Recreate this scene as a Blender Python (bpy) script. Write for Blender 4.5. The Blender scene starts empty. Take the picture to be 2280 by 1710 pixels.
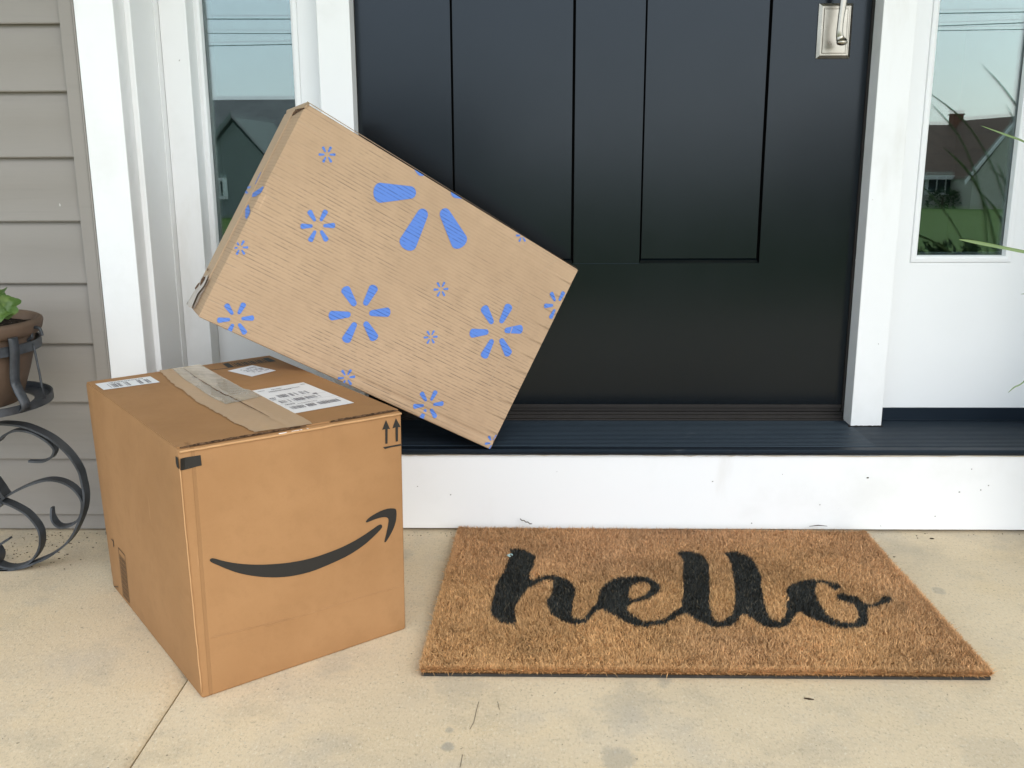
import bpy, bmesh, math, random
import numpy as np
from mathutils import Vector, Matrix
from mathutils.geometry import tessellate_polygon
random.seed(7); rng = np.random.default_rng(7)
SC = bpy.context.scene; COL = SC.collection
R = math.radians

# ------------------------------------------------------------------ camera, world, sun, exposure
FPX = 2152.96; PW, PH = 2280, 1710
CAM = np.array([0.0102, -1.766, 0.71])
pitch, roll, yaw = 0.231122, -0.0038748, -0.0188442
_f = np.array([math.sin(yaw)*math.cos(pitch), math.cos(yaw)*math.cos(pitch), -math.sin(pitch)])
_r = np.array([math.cos(yaw), -math.sin(yaw), 0]); _u = np.cross(_r, _f)
CR = _r*math.cos(roll)+_u*math.sin(roll); CU = -_r*math.sin(roll)+_u*math.cos(roll); CF = _f
cd = bpy.data.cameras.new("camera"); cam = bpy.data.objects.new("camera", cd); COL.objects.link(cam)
cd.sensor_width = 36; cd.lens = 36*FPX/PW; cd.clip_end = 600; cd.clip_start = .02
mw = Matrix(((CR[0], CU[0], -CF[0], CAM[0]), (CR[1], CU[1], -CF[1], CAM[1]), (CR[2], CU[2], -CF[2], CAM[2]), (0, 0, 0, 1)))
cam.matrix_world = mw; SC.camera = cam
SUN_EL, SUN_AZ = 36, 150            # azimuth measured clockwise from +Y
w = bpy.data.worlds.new("World"); SC.world = w; w.use_nodes = True
wn = w.node_tree; wn.nodes.clear()
sky = wn.nodes.new('ShaderNodeTexSky'); sky.sky_type = 'NISHITA'; sky.sun_disc = False
sky.sun_elevation = R(SUN_EL); sky.sun_rotation = R(SUN_AZ); sky.air_density = 1.0; sky.dust_density = 1.6; sky.ozone_density = 1.0
bg = wn.nodes.new('ShaderNodeBackground'); bg.inputs[1].default_value = 0.15
wo = wn.nodes.new('ShaderNodeOutputWorld')
ov = wn.nodes.new('ShaderNodeMix'); ov.data_type = 'RGBA'; ov.inputs[0].default_value = .78     # even bright cloud cover over the clear sky
ov.inputs[7].default_value = (7.3, 8.2, 9.2, 1)
wn.links.new(sky.outputs[0], ov.inputs[6]); wn.links.new(ov.outputs[2], bg.inputs[0]); wn.links.new(bg.outputs[0], wo.inputs[0])
sd = bpy.data.lights.new("sun", 'SUN'); sd.energy = .8; sd.angle = R(40); sd.color = (1, .95, .90)
so = bpy.data.objects.new("sun", sd); COL.objects.link(so)
sdir = Vector((math.sin(R(SUN_AZ))*math.cos(R(SUN_EL)), math.cos(R(SUN_AZ))*math.cos(R(SUN_EL)), math.sin(R(SUN_EL))))
so.rotation_euler = sdir.to_track_quat('Z', 'Y').to_euler(); so.location = (0, -4, 6)
SC.view_settings.view_transform = 'Standard'; SC.view_settings.look = 'None'
SC.view_settings.exposure = .98; SC.view_settings.gamma = 1
SC.render.resolution_x = 1024; SC.render.resolution_y = 768

# ------------------------------------------------------------------ photo measurement helpers
def at(x, y, axis, val):
    """3D point seen at photo pixel x, y on the plane axis = val."""
    d = CR*(x-PW/2)/FPX-CU*(y-PH/2)/FPX+CF
    return CAM+d*((val-CAM[axis])/d[axis])
def proj(P):
    d = np.asarray(P)-CAM; z = d@CF
    return np.array([PW/2+FPX*(d@CR)/z, PH/2-FPX*(d@CU)/z])
def tl(pts, off, s): return [(off[0]+x*s, off[1]+y*s) for x, y in pts]

# ------------------------------------------------------------------ object helpers
def link(o, parent=None):
    COL.objects.link(o)
    if parent: o.parent = parent
    return o
def tag(o, label, cat, group=None):
    o['label'] = label; o['category'] = cat
    if group: o['group'] = group
    return o
def thing(name, label, cat, loc=(0, 0, 0), group=None, rot=None):
    o = bpy.data.objects.new(name, None); link(o); o.location = loc; o.empty_display_size = .05
    if rot is not None: o.rotation_euler = rot
    return tag(o, label, cat, group)
def obj(name, verts, faces, mats, parent=None, smooth=False, fm=None, world=True):
    """one mesh object; with world=True the vertices are world coordinates even under a parent"""
    me = bpy.data.meshes.new(name)
    V = [Vector([float(c) for c in v]) for v in verts]
    if parent is not None and world:
        inv = pmat(parent).inverted(); V = [inv @ v for v in V]
    me.from_pydata(V, [], [tuple(f) for f in faces])
    for m in (mats if isinstance(mats, (list, tuple)) else [mats]): me.materials.append(m)
    if fm is not None: me.polygons.foreach_set('material_index', fm)
    if smooth: me.polygons.foreach_set('use_smooth', [True]*len(me.polygons))
    me.update()
    return link(bpy.data.objects.new(name, me), parent)
def pmat(o):
    m = o.matrix_basis.copy()
    return pmat(o.parent) @ m if o.parent else m
class MB:
    def __init__(s): s.v = []; s.f = []; s.m = []
    def add(s, v, f, mi=0):
        n = len(s.v); s.v += [tuple(map(float, p)) for p in v]; s.f += [tuple(i+n for i in q) for q in f]; s.m += [mi]*len(f)
    def box(s, x0, x1, y0, y1, z0, z1, mi=0):
        v = [(x, y, z) for z in (z0, z1) for y in (y0, y1) for x in (x0, x1)]
        s.add(v, [(0, 2, 3, 1), (4, 5, 7, 6), (0, 1, 5, 4), (2, 6, 7, 3), (0, 4, 6, 2), (1, 3, 7, 5)], mi)
    def extrude_x(s, prof, x0, x1, mi=0):
        """closed (y, z) profile swept along x"""
        n = len(prof); v = [(x0, y, z) for y, z in prof]+[(x1, y, z) for y, z in prof]
        s.add(v, [tuple(range(n))[::-1], tuple(range(n, 2*n))]+[(i, (i+1) % n, n+(i+1) % n, n+i) for i in range(n)], mi)
    def prism(s, poly, d, mi=0):
        """closed 3D polygon extruded by vector d"""
        n = len(poly); a = [tuple(p) for p in poly]; b = [tuple(np.array(p)+d) for p in poly]
        s.add(a+b, [tuple(range(n))[::-1], tuple(range(n, 2*n))]+[(i, (i+1) % n, n+(i+1) % n, n+i) for i in range(n)], mi)
    def tube(s, pts, r, n=8, mi=0):
        P = [np.array(p, float) for p in pts]; rr = r if hasattr(r, '__len__') else [r]*len(P)
        up = np.array([0.13, .31, .94]); base = len(s.v); v = []; f = []
        for i, p in enumerate(P):
            t = P[min(i+1, len(P)-1)]-P[max(i-1, 0)]; t /= np.linalg.norm(t)+1e-9
            a = np.cross(t, up); a /= np.linalg.norm(a)+1e-9; b = np.cross(t, a)
            v += [p+rr[i]*(a*math.cos(k*2*math.pi/n)+b*math.sin(k*2*math.pi/n)) for k in range(n)]
        for i in range(len(P)-1):
            for k in range(n): f.append((i*n+k, i*n+(k+1) % n, (i+1)*n+(k+1) % n, (i+1)*n+k))
        f += [tuple(range(n))[::-1], tuple(range((len(P)-1)*n, len(P)*n))]
        s.add(v, f, mi)
    def lathe(s, prof, c, n=48, mi=0, closed=False):
        v = []; f = []; m = len(prof)
        for k in range(n):
            a = 2*math.pi*k/n; v += [(c[0]+r*math.cos(a), c[1]+r*math.sin(a), z) for r, z in prof]
        for k in range(n):
            for i in range(m if closed else m-1):
                f.append((k*m+i, ((k+1) % n)*m+i, ((k+1) % n)*m+(i+1) % m, k*m+(i+1) % m))
        s.add(v, f, mi)
    def build(s, name, mats, parent=None, smooth=False, bevel=0, seg=2, world=True, auto=None):
        o = obj(name, s.v, s.f, mats, parent, smooth or bool(auto), s.m, world)
        if bevel:
            b = o.modifiers.new('bevel', 'BEVEL'); b.width = bevel; b.segments = seg; b.limit_method = 'ANGLE'; b.angle_limit = R(35)
        if auto:
            e = o.modifiers.new('split', 'EDGE_SPLIT'); e.split_angle = R(auto)
        return o

# ------------------------------------------------------------------ materials
def s2l(c): return tuple(((v/255)/12.92 if v/255 <= .04045 else ((v/255+.055)/1.055)**2.4) for v in c)
class NT:
    def __init__(s, name):
        s.m = bpy.data.materials.new(name); s.m.use_nodes = True; s.t = s.m.node_tree; s.n = s.t.nodes
        s.p = s.n['Principled BSDF']; s.out = s.n['Material Output']
        s.tc = None
    def new(s, t, **k):
        n = s.n.new(t)
        for a, b in k.items(): setattr(n, a, b)
        return n
    def lk(s, a, b): s.t.links.new(a, b)
    def inp(s, sock, v):
        if hasattr(v, 'is_linked') or hasattr(v, 'links'): s.lk(v, sock)
        else: sock.default_value = v
    def co(s, scale=(1, 1, 1), rot=(0, 0, 0), gen='Object'):
        if not s.tc: s.tc = s.new('ShaderNodeTexCoord')
        mp = s.new('ShaderNodeMapping'); mp.inputs['Scale'].default_value = scale; mp.inputs['Rotation'].default_value = rot
        s.lk(s.tc.outputs[gen], mp.inputs[0]); return mp.outputs[0]
    def noise(s, sc, detail=4, rough=.55, co=None, dist=0):
        n = s.new('ShaderNodeTexNoise'); n.inputs['Scale'].default_value = sc; n.inputs['Detail'].default_value = detail
        n.inputs['Roughness'].default_value = rough; n.inputs['Distortion'].default_value = dist
        s.lk(co if co is not None else s.co(), n.inputs['Vector']); return n.outputs[0]
    def ramp(s, v, a, b, c0=0., c1=1.):
        n = s.new('ShaderNodeMapRange'); n.interpolation_type = 'SMOOTHSTEP'
        n.inputs[1].default_value = a; n.inputs[2].default_value = b; n.inputs[3].default_value = c0; n.inputs[4].default_value = c1
        s.lk(v, n.inputs[0]); return n.outputs[0]
    def rows(s, axis, per):
        """(sine along the axis, per-row dash noise) for corrugated rows"""
        x, y, z = s.sep(s.co()); c = (x, y, z)[axis]; o = x if axis == 2 else z
        c = s.math('ADD', c, s.math('MULTIPLY', s.noise(1.5, 1), .0008))
        row = s.math('FLOOR', s.math('MULTIPLY_ADD', c, 1/per, -.25))
        cb = s.new('ShaderNodeCombineXYZ'); s.lk(s.math('MULTIPLY', o, 23.), cb.inputs[0]); s.lk(s.math('MULTIPLY', row, 3.37), cb.inputs[1])
        return s.math('SINE', s.math('MULTIPLY', c, 2*math.pi/per)), s.noise(1., 4, .72, cb.outputs[0])
    def math(s, op, a, b=0., c=0.):
        n = s.new('ShaderNodeMath', operation=op); s.inp(n.inputs[0], a); s.inp(n.inputs[1], b); s.inp(n.inputs[2], c); return n.outputs[0]
    def mix(s, f, a, b, blend='MIX'):
        n = s.new('ShaderNodeMix', data_type='RGBA', blend_type=blend)
        s.inp(n.inputs[0], f)
        for k, v in ((6, a), (7, b)):
            if isinstance(v, (tuple, list)): n.inputs[k].default_value = (*v[:3], 1)
            else: s.lk(v, n.inputs[k])
        return n.outputs[2]
    def sep(s, v):
        n = s.new('ShaderNodeSeparateXYZ'); s.lk(v, n.inputs[0]); return n.outputs
    def bump(s, h, strength=.3, dist=.001, prev=None):
        n = s.new('ShaderNodeBump'); n.inputs['Strength'].default_value = strength; n.inputs['Distance'].default_value = dist
        s.lk(h, n.inputs['Height'])
        if prev is not None: s.lk(prev, n.inputs['Normal'])
        return n.outputs[0]
    def fin(s, col=None, rough=None, normal=None, spec=None, metal=None):
        if col is not None:
            if isinstance(col, (tuple, list)): s.p.inputs['Base Color'].default_value = (*col[:3], 1)
            else: s.lk(col, s.p.inputs['Base Color'])
        if rough is not None: s.inp(s.p.inputs['Roughness'], rough)
        if normal is not None: s.lk(normal, s.p.inputs['Normal'])
        if spec is not None: s.p.inputs['Specular IOR Level'].default_value = spec
        if metal is not None: s.p.inputs['Metallic'].default_value = metal
        return s.m
def plain(name, c, rough=.5, spec=.5, metal=0, nsc=0, namp=.08, bump=0, bsc=60):
    t = NT(name); col = c
    if nsc: col = t.mix(t.noise(nsc), tuple(v*(1-namp) for v in c), tuple(min(1, v*(1+namp)) for v in c))
    nm = t.bump(t.noise(bsc, 3), bump, .001) if bump else None
    return t.fin(col, rough, nm, spec, metal)

M = {}
# white trim paint with faint grime and specks
t = NT('white_paint')
g = t.ramp(t.noise(3.5, 6, .65), .48, .75)
sp = t.ramp(t.noise(95, 2, .5), .79, .83)
dr = t.ramp(t.noise(9, 5, .6, t.co((1, 1, .25))), .62, .80)
c = t.mix(g, (.83, .835, .83), (.76, .765, .75)); c = t.mix(t.math('MULTIPLY', dr, .35), c, (.60, .58, .53)); c = t.mix(t.math('MULTIPLY', sp, .65), c, (.28, .25, .22))
M['white'] = t.fin(c, .42, t.bump(t.noise(240, 2), .05, .0006), .4)
M['vinyl_white'] = plain('vinyl_white', (.82, .83, .83), .35, .4, 0, 4, .03)
M['caulk'] = plain('caulk', (.66, .60, .50), .7, .3, 0, 30, .25, .4, 90)
# vinyl siding
t = NT('siding_vinyl')
a = t.noise(2.2, 4); st = t.noise(14, 5, .6, t.co((.35, 1, 7)))
c = t.mix(a, (.252, .231, .205), (.300, .276, .247)); c = t.mix(t.math('MULTIPLY', t.ramp(st, .5, .8), .35), c, (.23, .212, .19))
spk = t.ramp(t.noise(70, 2, .5, t.co((1, 1, .35))), .79, .82); c = t.mix(t.math('MULTIPLY', spk, .6), c, (.7, .68, .63))
M['siding'] = t.fin(c, .55, t.bump(t.noise(45, 5, .7, t.co((.12, 1, 3.0))), .22, .0012), .35)
# satin black door
t = NT('black_door_paint')
sm = t.noise(5, 5, .6); dirt = t.ramp(t.noise(120, 2), .80, .84)
c = t.mix(sm, (.0012, .0026, .0042), (.0018, .0034, .0052)); c = t.mix(t.math('MULTIPLY', dirt, .25), c, (.08, .08, .075))
M['door'] = t.fin(c, t.ramp(sm, .3, .7, .17, .20), t.bump(t.noise(300, 2), .03, .0004), .42); t.p.inputs['Specular Tint'].default_value = (.82, .91, 1, 1)
M['groove'] = plain('groove_black', (.002, .002, .002), .8, .1)
t = NT('threshold_metal')
sm = t.noise(7, 6, .7, t.co((.35, 1, 1))); dust = t.ramp(t.noise(24, 6, .7, t.co((.5, 1, 1))), .62, .82); spk = t.ramp(t.noise(130, 2), .76, .80)
c = t.mix(sm, (.004, .0065, .011), (.011, .016, .025)); c = t.mix(t.math('MULTIPLY', dust, .45), c, (.11, .115, .12)); c = t.mix(t.math('MULTIPLY', spk, .5), c, (.28, .26, .24))
M['sill'] = t.fin(c, t.ramp(sm, .3, .7, .38, .5), None, .34); t.p.inputs['Specular Tint'].default_value = (.62, .84, 1, 1)
M['weather'] = plain('weatherstrip', (.020, .017, .015), .6, .3, 0, 20, .3)
# glass: coated double pane
t = NT('window_glass')
gl = t.new('ShaderNodeBsdfGlossy'); gl.inputs['Roughness'].default_value = 0.003; gl.inputs['Color'].default_value = (.93, 1, .99, 1)
tr = t.new('ShaderNodeBsdfTransparent'); tr.inputs[0].default_value = (.80, .86, .85, 1)
fr = t.new('ShaderNodeFresnel'); fr.inputs[0].default_value = 1.92
mx = t.new('ShaderNodeMixShader'); t.lk(fr.outputs[0], mx.inputs[0]); t.lk(tr.outputs[0], mx.inputs[1]); t.lk(gl.outputs[0], mx.inputs[2]); t.lk(mx.outputs[0], t.out.inputs[0])
M['glass'] = t.m
M['spacer'] = plain('glass_spacer', (.16, .17, .19), .4, .5)
# satin nickel
t = NT('satin_nickel'); M['nickel'] = t.fin((.40, .37, .315), t.ramp(t.noise(40), .3, .7, .27, .36), None, .5, 1)
# cardboard
def cardboard(name, a, b, flute_axis=None, dash=0., edge=False, fold=None):
    t = NT(name)
    big = t.noise(5, 6, .62); fib = t.noise(420, 3, .6); mid = t.noise(38, 5, .65)
    c = t.mix(t.ramp(big, .3, .7), a, b); c = t.mix(t.math('MULTIPLY', t.ramp(mid, .45, .75), .30), c, tuple(v*.82 for v in a))
    c = t.mix(t.math('MULTIPLY', t.ramp(fib, .55, .8), .25), c, tuple(v*.75 for v in a))
    scr = t.ramp(t.noise(60, 2, .5, t.co((1, 1, .12), (0, R(62), 0))), .745, .78)
    c = t.mix(t.math('MULTIPLY', scr, .4), c, tuple(min(1, v*1.35+.03) for v in a))
    nm = t.bump(big, .25, .006); nm = t.bump(mid, .12, .0015, nm)
    if flute_axis is not None:
        sn, st = t.rows(flute_axis, .0058)
        nm = t.bump(sn, .22, .0003, nm)
        if dash:
            reg = t.ramp(t.noise(4.5, 3, .6), .36, .60, .12, 1.)
            m = t.math('MULTIPLY', t.ramp(sn, -.97, -.45, 1, 0), t.ramp(st, .40, .62, .12, 1.))
            m = t.math('MULTIPLY', m, reg); m = t.math('MULTIPLY', m, dash*1.25)
            c = t.mix(m, c, (.085, .068, .055))
            
    if fold is not None:
        x, yl = t.sep(t.co())[:2]
        for x0, wd in fold:
            band = t.math('MULTIPLY', t.ramp(x, x0, x0+.0015), t.ramp(x, x0+wd, x0+wd+.0015, 1, 0)); band = t.math('MULTIPLY', band, t.ramp(yl, .016, .02, 1, 0))
            c = t.mix(t.math('MULTIPLY', band, .45), c, tuple(v*.72 for v in a)); nm = t.bump(band, .6, -.0012, nm)
    return t.fin(c, .72, nm, .22)
M['card_tan'] = cardboard('cardboard_tan', (.325, .170, .071), (.375, .202, .088), None, 0, fold=[(.0095, .0045)])
M['card_light'] = cardboard('cardboard_light', (.43, .295, .185), (.49, .34, .215), 2, .50)
M['card_plain'] = cardboard('cardboard_plain', (.43, .31, .205), (.47, .34, .225))
t = NT('corrugated_edge'); z = t.noise(230, 3, .6); M['card_edge'] = t.fin(t.mix(t.ramp(z, .4, .62), (.045, .024, .014), (.20, .115, .065)), .9, t.bump(z, .8, .001), .1)
M['card_worn'] = plain('cardboard_worn', (.50, .285, .135), .8, .2, 0, 90, .15, .3, 120)
t = NT('paper_tape'); n1 = t.noise(30, 5, .7); n2 = t.noise(7, 4, .6, t.co((1, .3, 1)))
c = t.mix(n1, (.44, .29, .165), (.52, .35, .21)); c = t.mix(t.math('MULTIPLY', t.ramp(n2, .45, .65), .5), c, (.36, .265, .18))
M['tape'] = t.fin(c, .5, t.bump(t.noise(60, 4, .6, t.co((1, .3, 1))), .4, .0015), .4)
def clear_tape(name, milk, dc=(.96, .82, .64, 1)):
    t = NT(name); t.n.remove(t.p)
    gl = t.new('ShaderNodeBsdfGlossy'); gl.inputs['Roughness'].default_value = .14
    df = t.new('ShaderNodeBsdfDiffuse'); df.inputs[0].default_value = dc
    tr = t.new('ShaderNodeBsdfTransparent')
    m0 = t.new('ShaderNodeMixShader'); t.lk(t.ramp(t.noise(13, 4, .6, t.co((1, .4, 1))), .3, .7, milk*.55, milk*1.35), m0.inputs[0]); t.lk(tr.outputs[0], m0.inputs[1]); t.lk(df.outputs[0], m0.inputs[2])
    fr = t.new('ShaderNodeFresnel'); fr.inputs[0].default_value = 1.5
    bm_ = t.new('ShaderNodeBump'); bm_.inputs['Strength'].default_value = .18; bm_.inputs['Distance'].default_value = .002
    t.lk(t.noise(26, 4, .6, t.co((1, .35, 1))), bm_.inputs['Height']); t.lk(bm_.outputs[0], gl.inputs['Normal']); t.lk(bm_.outputs[0], fr.inputs['Normal'])
    mx = t.new('ShaderNodeMixShader'); t.lk(fr.outputs[0], mx.inputs[0]); t.lk(m0.outputs[0], mx.inputs[1]); t.lk(gl.outputs[0], mx.inputs[2]); t.lk(mx.outputs[0], t.out.inputs[0])
    return t.m
M['clear'] = clear_tape('clear_tape', .5); M['clear_thin'] = clear_tape('clear_tape_thin', .04, (.74, .48, .29, 1))
M['scrap'] = plain('torn_tape_paper', (.50, .45, .40), .6, .3, 0, 60, .3)
M['label'] = plain('label_paper', (.78, .785, .80), .45, .4, 0, 12, .03)
def ink(name, col, paper, axis=2, dash=.0, sc=130, lo=.70, dk=(.02, .02, .03)):
    t = NT(name); c = col
    w_ = t.ramp(t.noise(sc, 4, .7), lo, lo+.08); c = t.mix(t.math('MULTIPLY', w_, .7), c, paper)
    if dash:
        sn, st = t.rows(axis, .0058)
        m = t.math('MULTIPLY', t.ramp(sn, -.97, -.45, 1, 0), t.ramp(st, .40, .60, .1, 1.)); c = t.mix(t.math('MULTIPLY', m, dash), c, dk)
    return t.fin(c, .6, None, .3)
M['ink'] = ink('black_ink', (.022, .020, .017), (.40, .21, .09), sc=230, lo=.70)
M['blue'] = ink('blue_ink', (.10, .215, .60), (.45, .32, .2), dash=.6, sc=260, lo=.70, dk=(.02, .045, .16))
M['ink_grey'] = plain('grey_print', (.25, .245, .265), .6)
# concrete
t = NT('porch_concrete')
big = t.noise(1.6, 5, .6); mid = t.noise(9, 6, .68); grit = t.noise(1, 4, .72, t.co((300, 150, 200))); fine = t.noise(700, 2, .6)
c = t.mix(t.ramp(big, .3, .7), (.63, .515, .355), (.73, .60, .42))
yel = t.ramp(t.noise(3.1, 4, .6, t.co((1, 1.6, 1))), .48, .68); c = t.mix(t.math('MULTIPLY', yel, .45), c, (.72, .565, .35))
gry = t.ramp(t.noise(4.2, 5, .62, t.co((1.2, 1, 1), (0, 0, 1.1))), .50, .74); c = t.mix(t.math('MULTIPLY', gry, .55), c, (.50, .45, .375))
c = t.mix(t.math('MULTIPLY', t.ramp(mid, .48, .72), .38), c, (.40, .35, .265))
st = t.ramp(t.noise(6.5, 6, .72, t.co((1, 1, 1), (0, 0, .5))), .64, .76); c = t.mix(t.math('MULTIPLY', st, .45), c, (.24, .22, .19))
c = t.mix(t.math('MULTIPLY', t.ramp(grit, .54, .68), .45), c, (.27, .225, .165)); c = t.mix(t.math('MULTIPLY', t.ramp(grit, .45, .33), .6), c, (.76, .70, .58))
g2 = t.noise(115, 3, .7); c = t.mix(t.math('MULTIPLY', t.ramp(g2, .56, .70), .28), c, (.27, .235, .185))
pit = t.ramp(t.noise(150, 2, .5, t.co((1, 1, 1), (0, 0, 2))), .70, .74); c = t.mix(t.math('MULTIPLY', pit, .65), c, (.13, .11, .09))
# a few distinct grey stains
wp = t.noise(16, 5, .7)
for (sx, sy, sr, sk) in ((*at(1482, 1515, 2, 0)[:2], .017, .4), (*at(1372, 1692, 2, 0)[:2], .022, .45), (*at(997, 1662, 2, 0)[:2], .007, .6), (*at(1000, 1625, 2, 0)[:2], .006, .5), (*at(1030, 1530, 2, 0)[:2], .035, .22), (*at(1405, 1580, 2, 0)[:2], .045, .22), (*at(880, 1235, 2, 0)[:2], .03, .3), (*at(2090, 1315, 2, 0)[:2], .012, .4), (*at(2240, 1690, 2, 0)[:2], .05, .2), (*at(735, 1480, 2, 0)[:2], .03, .2)):
    vm = t.new('ShaderNodeVectorMath', operation='DISTANCE'); t.lk(t.co((1, .75, 0)), vm.inputs[0]); vm.inputs[1].default_value = (sx, sy*.75, 0)
    dd = t.math('ADD', vm.outputs['Value'], t.math('MULTIPLY', t.math('SUBTRACT', wp, .5), sr*3.2))
    c = t.mix(t.math('MULTIPLY', t.ramp(dd, sr*.55, sr*1.15, 1, 0), sk), c, (.30, .285, .25))
# patchy greyer tone towards the foot of the wall
yy = t.sep(t.co())[1]
dw = t.math('MULTIPLY', t.ramp(yy, -.30, .0), t.ramp(t.noise(6, 5, .65), .35, .65)); c = t.mix(t.math('MULTIPLY', dw, .38), c, (.31, .285, .25))
nm = t.bump(mid, .35, .004); nm = t.bump(grit, .55, .0016, nm)
M['concrete'] = t.fin(c, .88, nm, .25)
M['crack'] = plain('crack_shadow', (.16, .13, .10), .9, .1)
# coir
def coir(name, k):
    t = NT(name); at_ = t.new('ShaderNodeAttribute', attribute_name='fibre', attribute_type='GEOMETRY')
    t.lk(at_.outputs['Color'], t.p.inputs['Base Color']); return t.fin(None, .62, None, .3)
M['coir'] = coir('coir_fibre', 1)
M['coir_base'] = plain('coir_base', (.105, .052, .02), .95, .1, 0, 60, .4)
M['rubber'] = plain('mat_backing', (.035, .032, .028), .8, .2, 0, 60, .4, .5, 150)
t = NT('wrought_iron'); n1 = t.noise(26, 5, .65); M['iron'] = t.fin(t.mix(t.ramp(n1, .35, .7), (.018, .021, .025), (.055, .062, .072)), t.ramp(n1, .3, .7, .38, .6), t.bump(t.noise(120, 3), .25, .001), .5)
t = NT('terracotta_pot'); n1 = t.noise(12, 5, .6); M['pot'] = t.fin(t.mix(t.ramp(n1, .3, .75), (.095, .062, .042), (.15, .10, .068)), .7, t.bump(n1, .2, .002), .3)
t = NT('potting_soil'); n1 = t.noise(150, 3, .6); c = t.mix(t.ramp(n1, .4, .7), (.012, .009, .007), (.05, .036, .026)); c = t.mix(t.ramp(t.noise(210, 2), .72, .75), c, (.45, .43, .4)); M['soil'] = t.fin(c, .95, t.bump(n1, 1, .006), .1)
t = NT('leaf_green'); n1 = t.noise(22, 4, .6); v = t.noise(70, 2, .5); c = t.mix(t.ramp(n1, .3, .7), (.035, .075, .014), (.075, .135, .026)); c = t.mix(t.math('MULTIPLY', t.ramp(v, .5, .7), .4), c, (.15, .21, .045)); t.p.inputs['Subsurface Weight'].default_value = .0
M['leaf'] = t.fin(c, .5, t.bump(v, .4, .002), .4)
t = NT('grass_blade'); n1 = t.noise(9, 3); M['blade'] = t.fin(t.mix(n1, (.07, .13, .035), (.22, .30, .11)), .45, None, .4)
M['debris'] = plain('dry_debris', (.055, .038, .024), .9, .1, 0, 80, .5)
M['pale_debris'] = plain('pale_speck', (.42, .62, .62), .5, .4)
# the world across the street
t = NT('lawn'); a = t.noise(.35, 5, .6); b = t.noise(9, 4, .7); c = t.mix(a, (.075, .125, .028), (.12, .18, .045)); c = t.mix(t.math('MULTIPLY', b, .35), c, (.05, .085, .02)); M['lawn'] = t.fin(c, .9, t.bump(b, .5, .03), .1)
M['asphalt'] = plain('asphalt', (.05, .05, .052), .9, .2, 0, 3, .3, .3, 30)
def brickmat(name, base, k=1.0):
    t = NT(name); b = t.new('ShaderNodeTexBrick'); b.inputs['Scale'].default_value = 1
    b.inputs['Color1'].default_value = (*base, 1); b.inputs['Color2'].default_value = (*[v*.7 for v in base], 1); b.inputs['Mortar'].default_value = (*[v*.6+.05 for v in base], 1)
    b.inputs['Brick Width'].default_value = .3*k; b.inputs['Row Height'].default_value = .11*k; b.inputs['Mortar Size'].default_value = .012
    t.lk(t.co((1, 1, 1), (R(90), 0, 0)), b.inputs[0]); return t.fin(b.outputs[0], .85, None, .2)
M['shingle'] = brickmat('roof_shingles', (.20, .19, .185), 1.3)
M['shingle_brown'] = brickmat('roof_shingles_brown', (.16, .10, .075), 1.3)
M['brick'] = brickmat('red_brick', (.24, .10, .06))
M['house_tan'] = plain('house_stucco', (.40, .38, .32), .85, .2, 0, 2, .12)
M['house_white'] = plain('house_trim', (.7, .7, .68), .6, .3)
M['dark_glass'] = plain('house_window_glass', (.02, .025, .03), .12, .6)
M['shrub'] = plain('shrub_leaves', (.028, .055, .016), .8, .2, 0, 8, .5)
M['wire'] = plain('cable_rubber', (.01, .01, .01), .7, .2)
M['wood'] = plain('pole_wood', (.11, .08, .055), .85, .2, 0, 6, .3)
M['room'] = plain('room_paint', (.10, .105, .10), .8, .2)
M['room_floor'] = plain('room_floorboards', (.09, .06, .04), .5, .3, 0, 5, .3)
M['ceiling'] = plain('unseen_porch_ceiling_paint', (.72, .72, .70), .6, .3, 0, 3, .05)

# ------------------------------------------------------------------ ground and porch slab
def struct(o): o['kind'] = 'structure'; return o
JX = -.474
m = MB()
def slab(x0, x1, prof):
    n = len(prof); ys = [.10, -2.45]
    v = [(x, y, z) for y in ys for x, z in prof]
    m.add(v, [(i, i+1, n+i+1, n+i) for i in range(n-1)])
pr = [(-4, -.012), (-4, 0)]+[(JX-.034+.034*k/8, -.0085*(1-math.cos(k/8*math.pi/2))) for k in range(9)]+[(JX+.0004, -.03), (JX+.0062, -.03), (JX+.0066, -.0020), (JX+.0085, 0), (4, 0), (4, -.012)]
slab(0, 0, pr); m.box(-4, 4, -2.45, -2.44, -.35, -.001); m.box(-4, 4, -2.44, .1, -.35, -.031)
struct(m.build('porch_floor', M['concrete']))
for L_ in ([(1066, 1562), (1060, 1585), (1055, 1608), (1046, 1624)], [(1030, 1680), (1027, 1695), (1024, 1709)], [(1108, 1562), (1112, 1580)]):
    V = []
    for x, y in L_:
        p = at(x, y, 2, .0006); V += [p-np.array([.0004, 0, 0]), p+np.array([.0004, 0, 0])]
    o = obj('hairline_crack', V, [(2*i, 2*i+1, 2*i+3, 2*i+2) for i in range(len(L_)-1)], M['crack'], bpy.data.objects['porch_floor'])
# terrain falling to the street and the far lawns
n = 60; xs = np.linspace(-90, 90, n); ys = np.concatenate([np.linspace(1.5, -3, 4), np.linspace(-4, -140, 50)])
def gz(y): d = max(0, -y-2.4); return -.28-.036*d if d < 55 else -.28-.036*55-.002*(d-55)
V = [(x, y, gz(y)) for y in ys for x in xs]; F = [(j*n+i, j*n+i+1, (j+1)*n+i+1, (j+1)*n+i) for j in range(len(ys)-1) for i in range(n-1)]
struct(obj('lawn', V, F, M['lawn']))

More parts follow.
